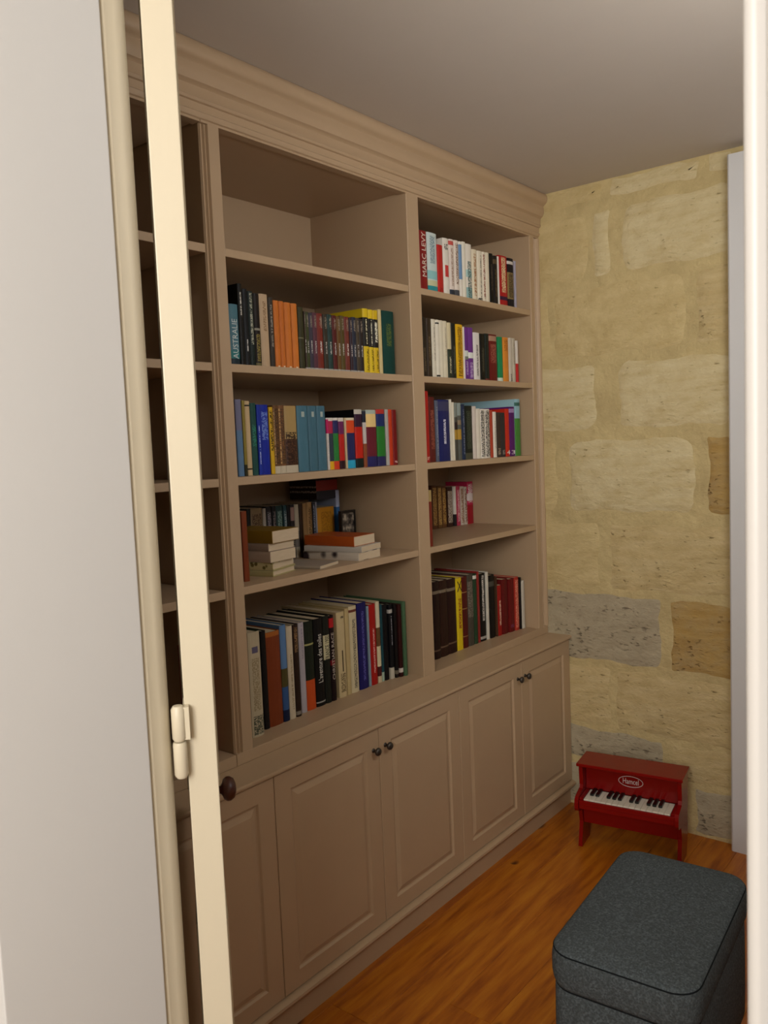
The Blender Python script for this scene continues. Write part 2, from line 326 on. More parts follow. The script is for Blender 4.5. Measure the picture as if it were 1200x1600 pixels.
def cab_door(par, oy, y0, y1, knob_side, label=None):
    x = .0935; z0, z1 = .1015, .6835; d = empty('door', (0, 0, 0)); d.parent = par
    a, b = y0-oy+.001, y1-oy-.001; zz0, zz1 = z0-.0987, z1-.0987; st, rl = .054, .046
    fi = [(a, b, zz0, zz1), (a+.002, b-.002, zz0+.002, zz1-.002)]
    def loop(bm, q, x_): return [bm.verts.new((x_, q[0], q[2])), bm.verts.new((x_, q[1], q[2])), bm.verts.new((x_, q[1], q[3])), bm.verts.new((x_, q[0], q[3]))]
    def inset(q, d_): return (q[0]+d_, q[1]-d_, q[2]+d_, q[3]-d_)
    q0 = (a, b, zz0, zz1); q1 = inset(q0, .0018); q2 = (a+st, b-st, zz0+rl, zz1-rl-.004); q3 = inset(q2, .0045); q4 = inset(q2, .009); q5 = inset(q2, .022); q6 = inset(q2, .025)
    bm = bmesh.new(); lp = [loop(bm, q0, x-.02), loop(bm, q0, x-.0015), loop(bm, q1, x), loop(bm, q2, x), loop(bm, q3, x-.0052), loop(bm, q4, x-.0062)]
    for A, Z in zip(lp, lp[1:]):
        for i in range(4): bm.faces.new((A[i], A[(i+1) % 4], Z[(i+1) % 4], Z[i]))
    bm.faces.new(lp[0][::-1]); 
    bm.faces.new(lp[-1])
    obj('frame', bm, TAUPE, d)
    bm = bmesh.new(); lp = [loop(bm, q4, x-.0058), loop(bm, q5, x-.0016), loop(bm, q6, x-.0006)]
    for A, Z in zip(lp, lp[1:]):
        for i in range(4): bm.faces.new((A[i], A[(i+1) % 4], Z[(i+1) % 4], Z[i]))
    bm.faces.new(lp[-1]); bm.faces.new(lp[0][::-1]); obj('panel', bm, TAUPE, d)
    ky = (b-.026) if knob_side > 0 else (a+.026)
    bm = bmesh.new(); Mk = Matrix.Translation((x, ky, .625-.0987)) @ Matrix.Rotation(math.radians(90), 4, 'Y')
    lathe(bm, [(0, -.0005), (.0065, 0), (.0065, .0015), (.004, .003), (.0042, .010), (.008, .0128), (.0110, .0155), (.0118, .019), (.0100, .0228), (.006, .025), (0, .0255)], 20, Mk)
    obj('knob', bm, KM, d, smooth=60)
G = [.625, .946, 1.3614, 1.7758, 2.1931, 2.6029, 2.9960]
for (i, lab) in ((0, 'taupe base cabinet with raised panel doors, leftmost, cut off by the open door'), (2, 'taupe base cabinet with two raised panel doors, middle one, its knobs side by side'), (4, 'taupe base cabinet with two raised panel doors, next to the red toy piano')):
    y0, y1 = G[i]+.0006, G[i+2]-.0006; oy = (y0+y1)/2
    c = tag(empty('base_cabinet', (0, oy, .0987)), lab, 'cabinet')
    bm = bmesh.new()
    h = .6868-.0987
    for q in ((-.41, .0745, y0-oy, y0-oy+.016, 0, h-.0003), (-.41, .0745, y1-oy-.016, y1-oy, 0, h-.0003), (-.41, .0745, y0-oy+.016, y1-oy-.016, 0, .016), (-.41, .0745, y0-oy+.016, y1-oy-.016, h-.016, h-.0003), (-.41, -.40, y0-oy+.016, y1-oy-.016, .016, h-.016)): box(bm, *q)
    obj('carcass', bm, TAUPE, c)
    cab_door(c, oy, G[i], G[i+1], 1); cab_door(c, oy, G[i+1], G[i+2], -1)
# ---------------------------------------------------------------- books
_mc = {}
def book_mat(base, o, h, t):
    key = (base, repr(o), round(h, 2), round(t, 3))
    if key in _mc: return _mc[key]
    m = NT('printed cover', .5, .22); c = lin(base); v = m.coord('Object'); s = m.n('ShaderNodeSeparateXYZ'); m.l(v, s.inputs[0]); X, Y, Z = s.outputs
    zn = m.math('DIVIDE', Z, h); r = m.mix(m.noise(30, 4), c, tuple(q*.82 for q in c[:3])+(1,))
    for z0, z1, cc in o.get('b', []):
        f = m.math('MULTIPLY', m.math('GREATER_THAN', zn, z0), m.math('LESS_THAN', zn, z1)); r = m.mix(f, r, lin(cc))
    for i, kk in enumerate(('t', 't2')):
        if kk in o:
            cc, z0, z1, w = o[kk]; w = max(w*t, .0012)
            ax = m.math('SUBTRACT', Y, (i and .12*t or 0)); f = m.math('LESS_THAN', m.math('ABSOLUTE', ax), w)
            f = m.math('MULTIPLY', f, m.math('MULTIPLY', m.math('GREATER_THAN', zn, z0), m.math('LESS_THAN', zn, z1)))
            f = m.math('MULTIPLY', f, m.math('GREATER_THAN', X, -.004))
            nz = m.n('ShaderNodeTexNoise'); mp = m.n('ShaderNodeMapping'); m.l(v, mp.inputs[0]); mp.inputs['Scale'].default_value = (0, 160, 420); mp.inputs['Location'].default_value = (h*99, t*777, 0)
            m.l(mp.outputs[0], nz.inputs['Vector']); nz.inputs['Scale'].default_value = 1; nz.inputs['Detail'].default_value = 1
            f = m.math('MULTIPLY', f, m.math('GREATER_THAN', nz.outputs[0], .47)); r = m.mix(m.math('MULTIPLY', f, .92), r, lin(cc))
    if 'e' in o:
        cc, z0, z1, w = o['e']; f = m.math('LESS_THAN', m.math('ABSOLUTE', Y), w*t)
        f = m.math('MULTIPLY', f, m.math('MULTIPLY', m.math('GREATER_THAN', zn, z0), m.math('LESS_THAN', zn, z1)))
        r = m.mix(m.math('MULTIPLY', f, m.math('GREATER_THAN', X, -.004)), r, lin(cc))
    if 'side' in o: r = m.mix(m.math('LESS_THAN', X, -.005), r, lin(o['side']))
    m.col(r); _mc[key] = m.m; return m.m
PAGE = NT('paper block', .85, .2); _q = PAGE.noise(1, 2, PAGE.coord(), (40, 900, 40)); PAGE.col(PAGE.mix(_q, lin('#d8c9a8'), lin('#c0ae8c'))); PAGE = PAGE.m
def book_parts(e, t, h, d, base, o, hard):
    """spine at local x=0, body towards -x, thickness along y, standing on z=0"""
    c = .0022 if hard else .0009; r = min(t*.16, .004); th = t/2
    outer = [(-d, -th), (-r, -th), (-r*.35, -th*.72), (0, -th*.3), (0, th*.3), (-r*.35, th*.72), (-r, th), (-d, th)]
    inner = [(-d, th-c), (-r-c*.3, th-c), (-r*.5-c, th*.6), (-c-.0006, th*.25), (-c-.0006, -th*.25), (-r*.5-c, -th*.6), (-r-c*.3, -th+c), (-d, -th+c)]
    obj('cover', prism(outer+inner, 0, h, 'z'), book_mat(base, o, h, t), e)
    g = .003 if hard else .0004; f = .004 if hard else .0003
    obj('pages', B(-d+f, -c-.0012-r*.6, -th+c+.0001, th-c-.0001, g, h-g), PAGE, e)
def spine_text(e, t, h, spec):
    s, cc, z0, z1, w = spec; n = len(s); size = t*w*1.35
    if n <= 2: Mx = Matrix.Translation((.0004, 0, h*(z0+z1)/2)) @ Matrix.Rotation(math.radians(90), 4, 'Z') @ Matrix.Rotation(math.radians(90), 4, 'X'); mw = t*w
    else: Mx = Matrix.Translation((.0004, 0, h*(z0+z1)/2)) @ Matrix.Rotation(math.radians(90), 4, 'X') @ Matrix.Rotation(math.radians(90), 4, 'Y') ; mw = h*(z1-z0); Mx = Matrix.Translation((.0004, 0, h*(z0+z1)/2)) @ Matrix(((0, 0, 1), (0, -1, 0), (1, 0, 0))).to_4x4() @ Matrix.Diagonal((1, 1, 1, 1))
    text('spine_lettering', s, size if n > 2 else h*(z1-z0)*1.3, plain('lettering', cc, .5), e, Mx, mw)
SHELVES = {
 'r1': ('on the right bay first shelf', 1.9943, [
  (-0.04, 2.2547, 2.2947, 0.2, 'dark red paperback with white letters', '#8c1f1c', {'txt': ('MARC LEVY', '#e8d8c8', 0.25, 0.97, 0.6)}),
  (-0.04, 2.2967, 2.3528, 0.201, 'pale blue white paperback with teal foot', '#cfdcd8', {'b': [(0, 0.13, '#2f8f96'), (0.13, 0.22, '#c9c8a0'), (0.24, 0.38, '#8fc4c4')], 't': ('#6f8a94', 0.5, 0.95, 0.25)}),
  (-0.04, 2.3542, 2.3878, 0.169, 'short scarlet paperback beside pale blue one', '#c02a24', {'t': ('#7c1a18', 0.05, 0.15, 0.3)}),
  (-0.04, 2.3893, 2.4251, 0.197, 'tall white paperback with small red square', '#ebe4d6', {'e': ('#c23c3a', 0.34, 0.54, 0.28), 't': ('#3a3a3a', 0.8, 0.9, 0.3)}),
  (-0.04, 2.4265, 2.4564, 0.199, 'white paperback with red top and dark photo foot', '#e6d8cc', {'b': [(0, 0.14, '#2b3340'), (0.9, 0.97, '#c0524a')], 't': ('#a58a78', 0.2, 0.85, 0.2)}),
  (-0.04, 2.4579, 2.4861, 0.2, 'off white paperback with grey photo foot', '#e9dccd', {'b': [(0, 0.15, '#4b4d52')], 't': ('#7a5a4a', 0.25, 0.95, 0.25)}),
  (-0.04, 2.4876, 2.5063, 0.2, 'slim white paperback with blue stripe', '#ebe4d6', {'b': [(0.35, 0.95, '#6f92b8')]}),
  (-0.04, 2.5079, 2.5307, 0.203, 'plain ivory paperback right of blue striped one', '#ece6d4', {}),
  (-0.04, 2.5322, 2.5701, 0.2, 'white paperback with teal drawing at foot', '#ebe4d6', {'b': [(0, 0.24, '#8fb0ae'), (0.42, 0.55, '#a8c8c4')], 't': ('#3c5c58', 0.05, 0.7, 0.3)}),
  (-0.04, 2.5717, 2.6048, 0.187, 'cream paperback with brown title lettering', '#e8dcc0', {'t': ('#a0683c', 0.12, 0.92, 0.22)}),
  (-0.04, 2.6064, 2.6393, 0.187, 'cream paperback with black sketch at foot', '#ebe2cc', {'t': ('#1c1a18', 0.02, 0.1, 0.45), 't2': ('#6c6a62', 0.1, 0.92, 0.1)}),
  (-0.04, 2.6409, 2.6621, 0.188, 'slim cream paperback with rusty flourish', '#eadfca', {'t': ('#8a4a34', 0.1, 0.95, 0.3)}),
  (-0.04, 2.6637, 2.6885, 0.189, 'plain cream paperback beside the black pair', '#e6dcc4', {}),
  (-0.04, 2.6901, 2.7169, 0.19, 'matt black paperback, left of pair', '#0e0c0a', {'t': ('#4a4038', 0.3, 0.8, 0.2)}),
  (-0.04, 2.7186, 2.7474, 0.186, 'black paperback with dim gold title, right of pair', '#1d1715', {'b': [(0.84, 0.93, '#5a4a34')], 't': ('#5c4a30', 0.2, 0.75, 0.2)}),
  (-0.04, 2.7483, 2.7577, 0.187, 'very thin white booklet left of crimson book', '#ebe4d6', {}),
  (-0.04, 2.7594, 2.8197, 0.194, 'thick crimson paperback with white and gold title', '#b01c20', {'b': [(0.15, 0.22, '#3a1a3c')], 't': ('#e8d8a8', 0.3, 0.97, 0.25)}),
  (-0.04, 2.8215, 2.8681, 0.193, 'black paperback with gold and white spine print', '#1a1720', {'b': [(0.2, 0.72, '#8a7448'), (0.88, 0.94, '#cfcac4')], 't': ('#2a2420', 0.22, 0.7, 0.35)}),
  (-0.06, 2.9068, 2.9217, 0.196, 'pale lavender booklet, rightmost', '#b9b4c4', {}),
 ]),
 'r2': ('on the right bay second shelf', 1.7128, [
  (-0.04, 2.2468, 2.2736, 0.198, 'black brown paperback, leftmost', '#2a2118', {'t': ('#5a4c38', 0.1, 0.5, 0.2)}),
  (-0.04, 2.2749, 2.3035, 0.198, 'umber brown paperback, second from left', '#3c2e20', {'t': ('#6c5a40', 0.2, 0.7, 0.2)}),
  (-0.04, 2.3055, 2.3283, 0.197, 'cream paperback, leftmost of four cream ones', '#e4dcc6', {'t': ('#9c948a', 0.3, 0.9, 0.12)}),
  (-0.04, 2.329, 2.3507, 0.197, 'cream paperback with black marks at both ends', '#e9e2ce', {'b': [(0.03, 0.06, '#2b2b28'), (0.93, 0.955, '#2b2b28')]}),
  (-0.04, 2.3514, 2.3726, 0.197, 'cream paperback, third of four cream ones', '#e2d9c0', {}),
  (-0.04, 2.3733, 2.397, 0.197, 'cream paperback, rightmost of four cream ones', '#e0d6ba', {'t': ('#a89c84', 0.4, 0.9, 0.1)}),
  (-0.04, 2.3991, 2.4217, 0.194, 'paperback half cream above, half dark green below', '#d8cba4', {'b': [(0, 0.53, '#2c3424')], 't': ('#c8c0a0', 0.1, 0.4, 0.2)}),
  (-0.04, 2.4231, 2.4496, 0.194, 'very dark green paperback left of yellow book', '#1f2018', {'t': ('#5a5c48', 0.1, 0.6, 0.2)}),
  (-0.04, 2.4511, 2.4955, 0.193, 'bright yellow paperback with brown handwritten title', '#e8b51c', {'t': ('#6a4210', 0.06, 0.95, 0.28)}),
  (-0.04, 2.4962, 2.5038, 0.187, 'thin white booklet between yellow and purple books', '#ebe4d6', {}),
  (-0.04, 2.5054, 2.5292, 0.187, 'purple paperback, left of pair with white sail', '#6a2f86', {'b': [(0.45, 0.56, '#cfd4cc'), (0.39, 0.45, '#77806e')], 't': ('#a890b8', 0.1, 0.36, 0.25)}),
  (-0.04, 2.53, 2.562, 0.188, 'purple paperback, right of pair with white sail', '#71358c', {'b': [(0.42, 0.53, '#dfe2da')], 't': ('#b49cc4', 0.05, 0.34, 0.3)}),
  (-0.04, 2.5636, 2.6066, 0.173, 'white paperback with thin grey lettering', '#e6e2dc', {'t': ('#6a6460', 0.1, 0.75, 0.14)}),
  (-0.04, 2.6082, 2.6407, 0.172, 'black paperback right of the white one', '#17150f', {'t': ('#4c4a3c', 0.2, 0.7, 0.2)}),
  (-0.04, 2.6424, 2.6705, 0.175, 'greenish black paperback with red foot line', '#1c241e', {'b': [(0.03, 0.06, '#6a2a20')]}),
  (-0.04, 2.6721, 2.727, 0.175, 'dark red paperback with pale picture at top', '#6c1a18', {'b': [(0.86, 0.97, '#a8826c')], 't': ('#9c5a4a', 0.4, 0.8, 0.35)}),
  (-0.04, 2.7348, 2.7694, 0.17, 'emerald green paperback', '#1f8c58', {'b': [(0, 0.1, '#cfe0d0')]}),
  (-0.04, 2.7712, 2.8127, 0.171, 'light orange paperback', '#e09038', {'t': ('#a86420', 0.7, 0.95, 0.3)}),
  (-0.04, 2.8145, 2.8406, 0.172, 'grey white paperback right of orange one', '#cfc6b6', {'t': ('#4a4640', 0.02, 0.2, 0.2)}),
  (-0.04, 2.8424, 2.8643, 0.172, 'stone grey paperback, second from right', '#c2b8a4', {'t': ('#8c8478', 0.4, 0.9, 0.2)}),
  (-0.04, 2.868, 2.8864, 0.165, 'thin white booklet with red foot, rightmost', '#e3dcd2', {'b': [(0, 0.46, '#c23030')]}),
 ]),
 'r3': ('on the right bay third shelf', 1.4301, [
  (-0.04, 2.2491, 2.2714, 0.238, 'tall bright red album, leftmost', '#b8241c', {'t': ('#e0b0a0', 0.03, 0.08, 0.3)}),
  (-0.04, 2.2728, 2.3065, 0.219, 'dark brick red book, second from left', '#5e1c16', {'t': ('#8c4c3c', 0.2, 0.8, 0.3)}),
  (-0.04, 2.3079, 2.3254, 0.208, 'slate grey book left of navy volume', '#5a6070', {'t': ('#8890a0', 0.1, 0.9, 0.2)}),
  (-0.04, 2.3268, 2.3942, 0.211, 'thick navy dictionary with white title', '#1c2260', {'b': [(0.82, 0.97, '#3c3c60')], 't': ('#e0e0ea', 0.28, 0.68, 0.1)}),
  (-0.04, 2.3956, 2.4081, 0.213, 'ivory paperback, left of pair beside navy volume', '#dfd8c4', {}),
  (-0.04, 2.4088, 2.4228, 0.203, 'ivory paperback, right of pair beside navy volume', '#e6dfca', {}),
  (-0.04, 2.4243, 2.4437, 0.202, 'paperback with gold band and dark figure', '#4c4a42', {'b': [(0.36, 0.53, '#a8842c'), (0.53, 0.66, '#2a1c1c'), (0.75, 1, '#788078')]}),
  (-0.04, 2.4452, 2.4678, 0.201, 'paperback with gold band and pale edge', '#5c5e56', {'b': [(0.36, 0.54, '#b48e34'), (0.62, 0.7, '#8c7a60'), (0.78, 1, '#8a9690')]}),
  (-0.04, 2.4693, 2.4907, 0.197, 'dark blue slim paperback', '#1e2c48', {'t': ('#7c8498', 0.1, 0.9, 0.15)}),
  (-0.04, 2.4922, 2.5397, 0.192, 'blackish green thick book', '#1a2018', {'b': [(0, 0.12, '#4c4c3c')], 't': ('#444c3c', 0.2, 0.9, 0.3)}),
  (-0.04, 2.5413, 2.5659, 0.19, 'pinkish white leaning paperback', '#d8ccc0', {'lean': -0.5}),
  (-0.04, 2.5667, 2.5948, 0.182, 'plain off white paperback left of patterned pair', '#e4dccb', {}),
  (-0.04, 2.5965, 2.6259, 0.181, 'white paperback with black ornament, left of pair', '#ebe4d6', {'t': ('#1c1a18', 0.03, 0.97, 0.42)}),
  (-0.04, 2.6267, 2.6608, 0.181, 'white paperback with black ornament, right of pair', '#e0d9cc', {'t': ('#24211e', 0.03, 0.97, 0.42)}),
  (-0.04, 2.6624, 2.6801, 0.177, 'narrow rust red paperback', '#b04228', {}),
  (-0.04, 2.6818, 2.7065, 0.171, 'white paperback right of rust red one', '#ebe4d6', {'t': ('#a49c90', 0.2, 0.8, 0.15)}),
  (-0.04, 2.7083, 2.7394, 0.169, 'umber paperback, left of dark pair', '#40342c', {'t': ('#9c8c78', 0.05, 0.2, 0.3)}),
  (-0.04, 2.7403, 2.771, 0.168, 'dark grey brown paperback, right of dark pair', '#383230', {'t': ('#8a8078', 0.05, 0.16, 0.3)}),
  (-0.04, 2.7737, 2.8031, 0.183, 'tall scarlet comic numbered four', '#c8301c', {'txt': ('4', '#f0e6dc', 0.03, 0.13, 0.8)}),
  (-0.04, 2.8049, 2.8449, 0.191, 'tall violet comic numbered three', '#5a1c6c', {'b': [(0.88, 0.96, '#9c80b0')], 'txt': ('3', '#f0e6ee', 0.03, 0.12, 0.7)}),
  (-0.04, 2.8486, 2.8894, 0.221, 'tallest album, sky blue above and green below', '#4c8c3c', {'b': [(0.66, 1, '#8fb8c4'), (0.88, 0.94, '#3c6c64')], 'depth': 0.26, 'side': '#9fc4cc'}),
 ]),
 'r4': ('on the right bay fourth shelf', 1.1508, [
  (-0.012, 2.2126, 2.2308, 0.188, 'narrow rust brown book standing at the front edge', '#7c2c1c', {'b': [(0.8, 1, '#a8905c')], 'depth': 0.13}),
  (-0.315, 2.6599, 2.6924, 0.173, 'brown gilt bound volume, leftmost of three', '#5e3a22', {'t': ('#b08a4c', 0.08, 0.95, 0.4), 'depth': 0.09}),
  (-0.312, 2.6928, 2.7211, 0.17, 'tan gilt bound volume, middle of three', '#6e4a26', {'t': ('#c49c58', 0.08, 0.95, 0.4), 'depth': 0.09}),
  (-0.31, 2.7215, 2.7492, 0.167, 'tan gilt bound volume, rightmost of three', '#6a4424', {'t': ('#b8904c', 0.08, 0.95, 0.4), 'depth': 0.09}),
  (-0.305, 2.7496, 2.7886, 0.162, 'dark brown book with pale speckled spine', '#40261c', {'t': ('#c8b8a4', 0.1, 0.9, 0.4), 'depth': 0.1}),
  (-0.3, 2.789, 2.8053, 0.162, 'narrow white book with black foot', '#ebe4d6', {'b': [(0, 0.3, '#2a2426')], 'depth': 0.1}),
  (-0.298, 2.8057, 2.8328, 0.163, 'deep pink book', '#b83a54', {'t': ('#e0b0b0', 0.1, 0.9, 0.3), 'depth': 0.1}),
  (-0.296, 2.8332, 2.8579, 0.159, 'white book with sepia figures, left of pair', '#cdbfae', {'t': ('#8c5c3c', 0.05, 0.95, 0.4), 'depth': 0.1}),
  (-0.294, 2.8583, 2.8781, 0.156, 'white book with sepia figures, right of pair', '#d0c2b2', {'t': ('#7c4c38', 0.05, 0.95, 0.4), 'depth': 0.1}),
  (-0.292, 2.8785, 2.9217, 0.176, 'tall magenta and white book, rightmost', '#c22a50', {'b': [(0, 0.45, '#a01c28'), (0.55, 0.72, '#dcd0cc')], 't': ('#e0d4d0', 0.5, 0.95, 0.4), 'depth': 0.11}),
 ]),
 'r5': ('on the right bay bottom shelf', 0.7314, [
  (-0.085, 2.32, 2.3591, 0.277, 'dark leather volume, left of three', '#26120d', {'b': [(0.1, 0.12, '#6a5240'), (0.84, 0.88, '#7a6c58')], 'depth': 0.2}),
  (-0.085, 2.3599, 2.4089, 0.275, 'dark leather volume, middle of three', '#30180f', {'b': [(0.12, 0.14, '#6a5240'), (0.84, 0.88, '#7a6c58')], 'depth': 0.2}),
  (-0.085, 2.4097, 2.4631, 0.272, 'dark leather volume, right of three', '#2c1510', {'b': [(0.13, 0.15, '#6a5240'), (0.84, 0.88, '#7a6c58')], 'depth': 0.2}),
  (-0.085, 2.4646, 2.5029, 0.267, 'yellow book with brown red title and black X', '#e0c41c', {'txt': ('X', '#3a2c0c', 0.8, 0.96, 0.8), 't': ('#8c2814', 0.3, 0.72, 0.22)}),
  (-0.085, 2.5045, 2.5388, 0.266, 'oxblood bound book with thin gold bands', '#561812', {'b': [(0.16, 0.17, '#a07c4c'), (0.55, 0.56, '#a07c4c'), (0.78, 0.79, '#a07c4c')]}),
  (-0.085, 2.5396, 2.5794, 0.27, 'tall smoky grey photo album', '#4c463c', {'t': ('#7c7466', 0.4, 0.9, 0.45)}),
  (-0.085, 2.5811, 2.6042, 0.266, 'bottle green book with white label at top', '#28422a', {'b': [(0.93, 0.98, '#d8d4c8')]}),
  (-0.085, 2.6059, 2.6201, 0.272, 'narrow brick red book', '#8c2c26', {}),
  (-0.085, 2.6217, 2.6649, 0.26, 'black book with white dots and title', '#14110f', {'b': [(0.03, 0.07, '#a8a49c')], 't': ('#d8d4cc', 0.3, 0.97, 0.16)}),
  (-0.082, 2.6653, 2.6815, 0.262, 'narrow white tall album', '#d8d2c2', {}),
  (-0.08, 2.6819, 2.7235, 0.246, 'black square spined book', '#161210', {'b': [(0.82, 0.9, '#4c4840')]}),
  (-0.076, 2.7239, 2.7337, 0.236, 'thin tobacco brown book', '#4c3422', {}),
  (-0.074, 2.7341, 2.7628, 0.199, 'short bright red book', '#a01c18', {'t': ('#e0c0a8', 0.2, 0.7, 0.2)}),
  (-0.071, 2.7632, 2.8067, 0.218, 'dark red cloth volume, left of pair', '#641414', {}),
  (-0.066, 2.8071, 2.8477, 0.213, 'dark red cloth volume, right of pair', '#6c1616', {'t': ('#7c4468', 0.08, 0.14, 0.3)}),
  (-0.062, 2.8481, 2.8781, 0.214, 'coral red book with speckled spine', '#b0382c', {'t': ('#e08c74', 0.05, 0.95, 0.4)}),
  (-0.058, 2.8785, 2.8889, 0.21, 'slim black book', '#1a1512', {}),
  (-0.056, 2.8896, 2.9147, 0.193, 'white slim album, rightmost', '#cfc8b8', {}),
 ]),
 'm2': ('on the middle bay second shelf', 1.7128, [
  (-0.04, 1.4181, 1.4493, 0.156, 'teal travel paperback with big pale letters', '#4c7480', {'b': [(0, 0.12, '#1c2c34'), (0.12, 0.25, '#2c7474')], 'txt': ('AUSTRALIE', '#c8d0cc', 0.12, 0.76, 0.6)}),
  (-0.04, 1.4504, 1.4659, 0.21, 'tall black book with white title near top', '#14120f', {'t': ('#d0ccc0', 0.6, 0.9, 0.14)}),
  (-0.04, 1.4663, 1.483, 0.199, 'black book with small white line low down', '#15171a', {'t': ('#d8d4cc', 0.2, 0.36, 0.1)}),
  (-0.04, 1.4836, 1.5027, 0.195, 'bottle black book with pale vertical lettering', '#12201c', {'t': ('#a8a894', 0.3, 0.98, 0.22)}),
  (-0.04, 1.5033, 1.5236, 0.192, 'black book with gold figure and red edge', '#1c120e', {'b': [(0, 0.06, '#6c6440'), (0.5, 0.53, '#8c8878')], 't': ('#8c7c3c', 0.08, 0.45, 0.3)}),
  (-0.04, 1.5248, 1.5548, 0.193, 'large sand coloured book with brown title', '#c4a886', {'t': ('#8a6c4c', 0.5, 0.9, 0.18)}),
  (-0.04, 1.556, 1.573, 0.187, 'charcoal brown book right of sand one', '#3c342c', {'t': ('#8c8478', 0.3, 0.9, 0.2)}),
  (-0.04, 1.5743, 1.5946, 0.181, 'orange volume, leftmost of the four oranges', '#d0742a', {'e': ('#e8d0b0', 0.015, 0.045, 0.16)}),
  (-0.04, 1.595, 1.6131, 0.181, 'orange volume, second of the four oranges', '#cb702a', {'e': ('#e8d0b0', 0.015, 0.045, 0.16)}),
  (-0.04, 1.6153, 1.6396, 0.18, 'orange volume, third of the four oranges', '#d2782e', {'e': ('#e8d0b0', 0.015, 0.045, 0.16)}),
  (-0.04, 1.6413, 1.665, 0.18, 'orange volume, rightmost of the four oranges', '#d67c30', {'e': ('#e8d0b0', 0.015, 0.045, 0.16)}),
  (-0.04, 1.667, 1.6881, 0.173, 'moss brown volume just right of the oranges', '#3c3a20', {'b': [(0.5, 0.52, '#6c6a50')]}),
  (-0.04, 1.6891, 1.6951, 0.163, 'umber spined volume with slanted white title', '#4a3c30', {'t': ('#c8c4bc', 0.3, 0.52, 0.14), 't2': ('#8c8070', 0.75, 0.95, 0.25), 'b': [(0.02, 0.05, '#a8a49c')]}),
  (-0.04, 1.6955, 1.7078, 0.162, 'olive green spined volume with slanted white title', '#3e4420', {'t': ('#c8c4bc', 0.3, 0.52, 0.14), 't2': ('#8c8070', 0.75, 0.95, 0.25), 'b': [(0.02, 0.05, '#a8a49c')]}),
  (-0.04, 1.7085, 1.7233, 0.161, 'slate purple spined volume with slanted white title', '#403a48', {'t': ('#c8c4bc', 0.3, 0.52, 0.14), 't2': ('#8c8070', 0.75, 0.95, 0.25), 'b': [(0.02, 0.05, '#a8a49c')]}),
  (-0.04, 1.7241, 1.7413, 0.163, 'plum spined volume with slanted white title', '#5c3440', {'t': ('#c8c4bc', 0.3, 0.52, 0.14), 't2': ('#8c8070', 0.75, 0.95, 0.25), 'b': [(0.02, 0.05, '#a8a49c')]}),
  (-0.04, 1.7421, 1.7664, 0.163, 'brick red spined volume with slanted white title', '#7c2c20', {'t': ('#c8c4bc', 0.3, 0.52, 0.14), 't2': ('#8c8070', 0.75, 0.95, 0.25), 'b': [(0.02, 0.05, '#a8a49c')]}),
  (-0.04, 1.7671, 1.7848, 0.162, 'dark khaki spined volume with slanted white title', '#3c3428', {'t': ('#c8c4bc', 0.3, 0.52, 0.14), 't2': ('#8c8070', 0.75, 0.95, 0.25), 'b': [(0.02, 0.05, '#a8a49c')]}),
  (-0.04, 1.7856, 1.8051, 0.164, 'dark teal spined volume with slanted white title', '#28403c', {'t': ('#c8c4bc', 0.3, 0.52, 0.14), 't2': ('#8c8070', 0.75, 0.95, 0.25), 'b': [(0.02, 0.05, '#a8a49c')]}),
  (-0.04, 1.8059, 1.8241, 0.163, 'ox red spined volume with slanted white title', '#5a1c18', {'t': ('#c8c4bc', 0.3, 0.52, 0.14), 't2': ('#8c8070', 0.75, 0.95, 0.25), 'b': [(0.02, 0.05, '#a8a49c')]}),
  (-0.04, 1.8249, 1.8409, 0.162, 'ochre brown spined volume with slanted white title', '#6c4c24', {'t': ('#c8c4bc', 0.3, 0.52, 0.14), 't2': ('#8c8070', 0.75, 0.95, 0.25), 'b': [(0.02, 0.05, '#a8a49c')]}),
  (-0.04, 1.8417, 1.8586, 0.165, 'mustard brown spined volume with slanted white title', '#5a4a20', {'t': ('#c8c4bc', 0.3, 0.52, 0.14), 't2': ('#8c8070', 0.75, 0.95, 0.25), 'b': [(0.02, 0.05, '#a8a49c')]}),
  (-0.04, 1.8595, 1.8807, 0.164, 'russet spined volume with slanted white title', '#743428', {'t': ('#c8c4bc', 0.3, 0.52, 0.14), 't2': ('#8c8070', 0.75, 0.95, 0.25), 'b': [(0.02, 0.05, '#a8a49c')]}),
  (-0.04, 1.8816, 1.894, 0.163, 'aubergine spined volume with slanted white title', '#3c2c34', {'t': ('#c8c4bc', 0.3, 0.52, 0.14), 't2': ('#8c8070', 0.75, 0.95, 0.25), 'b': [(0.02, 0.05, '#a8a49c')]}),
  (-0.04, 1.8948, 1.9107, 0.166, 'midnight blue spined volume with slanted white title', '#2c3040', {'t': ('#c8c4bc', 0.3, 0.52, 0.14), 't2': ('#8c8070', 0.75, 0.95, 0.25), 'b': [(0.02, 0.05, '#a8a49c')]}),
  (-0.04, 1.9115, 1.9259, 0.165, 'taupe brown spined volume with slanted white title', '#4c4030', {'t': ('#c8c4bc', 0.3, 0.52, 0.14), 't2': ('#8c8070', 0.75, 0.95, 0.25), 'b': [(0.02, 0.05, '#a8a49c')]}),
  (-0.04, 1.9267, 1.9446, 0.164, 'blackish brown spined volume with slanted white title', '#2e2420', {'t': ('#c8c4bc', 0.3, 0.52, 0.14), 't2': ('#8c8070', 0.75, 0.95, 0.25), 'b': [(0.02, 0.05, '#a8a49c')]}),
  (-0.04, 1.9468, 1.9723, 0.197, 'yellow and black guide book, left of three', '#e0c020', {'b': [(0.425, 0.865, '#1a1610')], 't': ('#dcd4b0', 0.46, 0.84, 0.12), 't2': ('#6c5810', 0.05, 0.38, 0.22)}),
